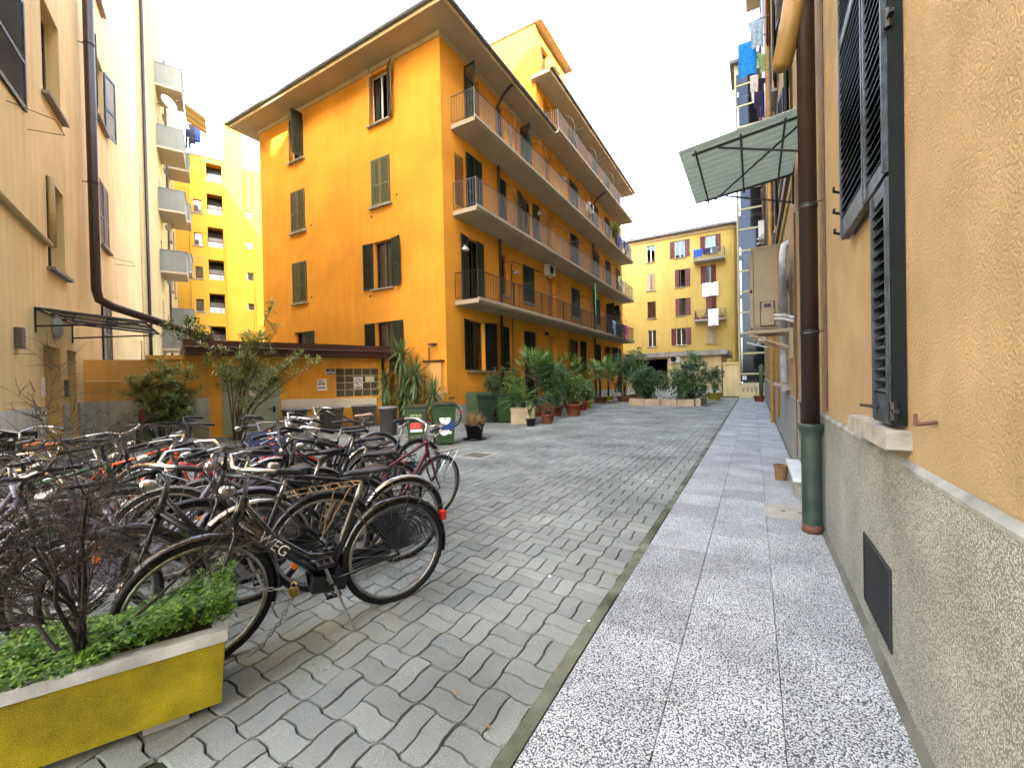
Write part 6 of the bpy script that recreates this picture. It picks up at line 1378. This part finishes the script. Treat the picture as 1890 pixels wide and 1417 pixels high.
# dry plant in the black pot
t = thing('dry_potted_plant', 'dried brown stalks in a black plastic pot beside the bins', 'plant', T(-6.20, 8.75, 0)); pot(t, .25, .40, M_BLACK); rr = random.Random(5); b = MB()
for k in range(260):
    a = rr.uniform(0, 6.3); sword(b, Vector((rr.uniform(-.15, .15), rr.uniform(-.15, .15), .36)), dir_of(a, rr.uniform(.35, 1.5)), rr.uniform(.25, .52), .020, rr.uniform(.05, .5))
obj('dry_stalks', b, L_DRY, t); b = MB(); b.lathe([(.27, 0), (.31, .03), (.30, .045), (.25, .02)], 18, cap=False); obj('saucer', b, M_BLACK, t)
# raised bed with its stone edging
gb = thing('garden_bed', 'raised bed with beige stone edging in the middle distance', 'garden bed'); M_BLOCK = mat('beige_block', (.42, .33, .22), .85, .2, 3, .4, 40)
b = MB(); b.box(-5.55, -2.55, 22.5, 25.6, 0, .28); obj('soil', b, M_SOIL, gb)
for (x0, x1, y0, y1) in [(-5.75+k*.80, -5.75+k*.80+.77, 22.25, 22.50) for k in range(4)]+[(-2.55, -2.30, 22.5+k*.8, 22.5+k*.8+.77) for k in range(4)]+[(-5.8, -5.56, 22.5+k*.8, 22.5+k*.8+.77) for k in range(4)]:
    b = MB(); z = .36+rng.uniform(-.02, .02); b.box(x0, x1, y0, y1, 0, z); obj('edging_block', b, M_BLOCK, gb)
shrub('garden_bush', 'dark green bush at the left of the raised bed', -5.0, 23.4, .95, 1.75, 2200, .12, .045, L_DARK, 61, group='bushes in the raised bed', cat='bush', clumps=26, z0=.2)
shrub('garden_bush', 'tall rounded dark bush at the right of the raised bed', -2.85, 23.5, 1.05, 2.1, 2800, .12, .045, L_DARK, 62, group='bushes in the raised bed', cat='bush', clumps=30, z0=.2)
shrub('garden_bush', 'low pale bush between the two dark ones', -3.95, 24.6, .8, 1.7, 900, .10, .04, L_MIX, 63, group='bushes in the raised bed', cat='bush', z0=.2)
shrub('garden_bush', 'small dark bush in a lime tub right of the raised bed', -2.15, 28.6, .6, 1.5, 900, .1, .04, L_DARK, 64, .45, .45, MATS['lime_pot'], cat='bush')
q = MB(); rr = random.Random(9)
for k in range(40): a = rr.uniform(0, 6.3); q.tube([(rr.uniform(-.5, .5), rr.uniform(-.1, .1), .2), (rr.uniform(-.6, .6), rr.uniform(-.2, .1), rr.uniform(.5, 1.0))], .012, 4)
tag(obj('dry_plant', q, M_WHITEDIRTY, None, T(-4.0, 22.75, .05)), 'pale dry stems in front of the raised bed bushes', 'plant')
t = thing('potted_cactus', 'tall thin cactus in a terracotta pot beside the lift tower', 'plant', T(.22, 26.8, .012)); pot(t, .28, .32, M_TERRA); b = MB(); b.tube([(.1, 0, .28), (.12, 0, 1.5), (.12, 0, 1.95), (.12, 0, 2.05)], [.10, .12, .13, .03], 10); b.tube([(-.1, 0, .28), (-.25, 0, 1.0)], .012, 5); obj('stem', b, mat('cactus', (.07, .11, .05), .7, .2, 12), t, None, True)
# climbing greenery on the flue end
shrub('climbing_plant', 'loose ivy spilling over the shed roof corner', -14.2, 5.9, .7, 1.0, 420, .08, .04, L_MIX, 71, cat='plant', z0=2.5)
# greenery on the third-floor balcony and blue laundry
shrub('hanging_plant', 'green trailing plant on the far third-floor balcony', -8.45, 29.3, .4, 1.1, 380, .10, .04, L_MIX, 72, cat='plant', z0=11.3)
lam = [(28.6, 5.40, .55, .95, (.22, .30, .48), 'shirt', 'pale blue shirt on the lowest balcony line'), (29.4, 5.40, .5, 1.0, (.02, .025, .07), 'trousers', 'navy trousers on the lowest balcony line'), (30.2, 5.40, .55, 1.05, (.02, .02, .03), 'shirt', 'black shirt on the lowest balcony line'), (31.0, 5.42, .5, 1.1, (.03, .03, .12), 'trousers', 'dark blue trousers on the lowest balcony line'), (31.8, 5.44, .5, 1.15, (.55, .03, .22), 'towel', 'magenta towel on the lowest balcony line'),
       (30.3, 11.95, .6, 1.0, (.05, .06, .20), 'shirt', 'dark blue shirt on the third-floor railing'), (31.3, 11.95, .6, 1.0, (.10, .14, .33), 'trousers', 'blue jeans on the third-floor railing'), (32.4, 11.95, .6, 1.05, (.06, .07, .16), 'shirt', 'navy shirt on the third-floor railing'), (33.5, 11.95, .6, 1.0, (.14, .18, .36), 'trousers', 'lighter blue jeans on the third-floor railing'), (31.6, 8.8, .6, .9, (.55, .55, .50), 'towel', 'white towel on the second-floor railing'), (30.6, 8.9, .45, .7, (.55, .58, .25), 'shirt', 'pale yellow shirt on the second-floor railing')]
for i, (y, z, w, h, c, k, lb_) in enumerate(lam): garment('towel' if k == 'towel' else ('trousers' if k == 'trousers' else 'shirt'), lb_, T(-8.45 if z > 6 else -8.30, y, z) @ RZ(PI/2), w, h, mat('mcloth_%d' % i, c, .9, .15, 10), k, 'laundry on the orange building')

# ------------------------------------------------------------------ yellow trough with clover and a bare shrub, nearest the camera
FT = frame((-2.12, .98, 0), (-.456, -.890)); LT_, WT = 1.9, .40
pt_ = thing('planter_trough', 'yellow painted concrete trough with white rim in the foreground', 'planter', FT)
b = MB(); z0, z1 = .045, .335
def taper(b, x0, x1, y0, y1, za, zb, k):
    b.add([(x0+k, y0+k, za), (x1-k, y0+k, za), (x1-k, y1-k, za), (x0+k, y1-k, za), (x0, y0, zb), (x1, y0, zb), (x1, y1, zb), (x0, y1, zb)], [(0, 3, 2, 1), (0, 1, 5, 4), (1, 2, 6, 5), (2, 3, 7, 6), (3, 0, 4, 7)])
taper(b, 0, LT_, -WT, 0, z0, z1, .018); obj('trough', b, M_YELLOWP, pt_)
b = MB(); w = .05
b.box(-.012, LT_+.012, -w, .012, z1, z1+.05); b.box(-.012, LT_+.012, -WT-.012, -WT+w, z1, z1+.05); b.box(-.012, w, -WT+w, -w, z1+.001, z1+.049); b.box(LT_-w, LT_+.012, -WT+w, -w, z1+.001, z1+.049); obj('rim', b, M_WHITEDIRTY, pt_)
for x in (.14, LT_-.3): b = MB(); b.box(x, x+.16, -WT+.05, -.05, 0, z0+.01); obj('foot', b, M_CONC, pt_)
b = MB(); b.box(w, LT_-w, -WT+w, -w, z1-.02, z1+.025); obj('soil', b, M_SOIL, pt_)
rr = random.Random(77); b = MB()
for k in range(8000):
    x = LT_*rr.random()**1.35; x = max(.0, min(LT_, x)); y = -rr.uniform(-.01, WT+.02); mound = .13*math.exp(-(x/.34)**2)+.03*math.sin(x*9+y*12)+.02
    z = z1+.045+max(0, mound)*(.25+.75*rr.random())+rr.uniform(0, .025); c = Vector((x-(.05 if x < .1 else 0)*rr.random(), y, z)); nrm = (Vector((rr.uniform(-.6, .6), rr.uniform(-.6, .6), 1))).normalized(); s = rr.uniform(.0075, .0125)
    e1 = nrm.orthogonal().normalized(); e2 = nrm.cross(e1); a0 = rr.uniform(0, 6.3)
    for j in range(3):
        a = a0+j*2.094; d = e1*math.cos(a)+e2*math.sin(a); q = e1*-math.sin(a)+e2*math.cos(a)
        b.add([tuple(c), tuple(c+d*s*.8-q*s*.55), tuple(c+d*s*1.5-q*s*.35), tuple(c+d*s*1.4), tuple(c+d*s*1.5+q*s*.35), tuple(c+d*s*.8+q*s*.55)], [(0, 1, 2, 3), (0, 3, 4, 5)])
cl_ = obj('clover_leaves', b, L_CLOVER, None, FT); tag(cl_, 'bright green clover leaves filling the yellow trough', 'clover', None, 'stuff')
# bare many-stemmed shrub
rr = random.Random(31); bs = thing('bare_shrub', 'leafless many-stemmed shrub growing in the yellow trough', 'shrub', FT @ T(.50, -.13, z1+.02))
tw = MB()
def grow(mb, p, d, L, r, lev):
    n = 4; pts = [p]; rs = [r]
    for i in range(n):
        d = (d+Vector((rr.gauss(0, .16), rr.gauss(0, .16), rr.gauss(0, .10)-(.03 if lev > 1 else -.02)))).normalized(); pts.append(pts[-1]+d*L/n); rs.append(r*(1-.55*(i+1)/n))
    (mb if lev < 1 else tw).tube(pts, rs, 6 if lev < 1 else (4 if lev < 2 else 3), False)
    if lev >= 4: return
    for i in range(2 if lev == 0 else 1, n+1):
        for _ in range((1, 1, 2, 2)[lev] + (1 if rr.random() < .40 else 0)):
            s = pts[i]; dd = (d+dir_of(rr.uniform(0, 6.3), rr.uniform(-.5, .7))*(.95 if lev else .75)).normalized()
            if lev >= 3 and rr.random() < .62: continue
            grow(mb, s, dd, L*rr.uniform(.38, .62), max(.0011, rs[i]*.55), lev+1)
for k, (az, el, L, r) in enumerate(((.6, 1.25, .62, .013), (2.3, 1.1, .62, .012), (3.6, 1.15, .55, .011), (4.6, 1.05, .60, .012), (5.5, 1.35, .70, .013), (1.6, .85, .55, .010), (3.0, .8, .60, .010), (.1, .9, .5, .010))):
    sb_ = MB(); grow(sb_, Vector((rr.uniform(-.02, .02), rr.uniform(-.02, .02), 0)), dir_of(az, el), L, r, 0); obj('stem', sb_, M_BARK, bs, None, True)
obj('twigs', tw, M_BARK, bs)
# moss tufts and grass in the joints by the wheel
b = MB(); rr = random.Random(3)
for k in range(420):
    x, y = (rr.gauss(-2.10, .07), rr.gauss(1.35, .09)) if k < 220 else ((rr.uniform(-1.1, -.93), rr.uniform(1.3, 6)) if k < 320 else (rr.gauss(-3.2, .18), rr.gauss(4.0, .15)))
    sword(b, Vector((x, y, -.005)), dir_of(rr.uniform(0, 6.3), rr.uniform(.2, 1.3)), rr.uniform(.008, .024), .004, .3)
tag(obj('moss_tufts', b, L_MIX, None), 'green moss and grass tufts in the paving joints', 'moss', None, 'stuff')

# fallen leaves and bits of litter on the paving
rr = random.Random(12); b = MB()
for k in range(150):
    if k < 60: x, y = rr.uniform(-5.5, -1.0), rr.uniform(1.5, 9)
    elif k < 110: x, y = rr.gauss(-6.6, .7), rr.uniform(11, 22)
    else: x, y = rr.gauss(-.95, .06), rr.uniform(1.4, 14)
    lf(b, Vector((x, y, .012)), dir_of(rr.uniform(0, 6.3), rr.uniform(-.05, .35)), rr.uniform(.025, .06), rr.uniform(.012, .028), -.05)
tag(obj('fallen_leaves', b, L_DRY, None), 'dry fallen leaves scattered over the paving', 'leaves', None, 'stuff')
for x, y, s, lb_ in ((-1.36, 2.86, .014, 'small white pebble lying on the middle of the near paving'), (-.90, 2.44, .012, 'small white pebble beside the mossy kerb')):
    b = MB(); b.sphere((0, 0, 0), s, 8, 5, (1, .8, .6)); tag(obj('pebble', b, M_PAPER, None, T(x, y, s*.5)), lb_, 'pebble')
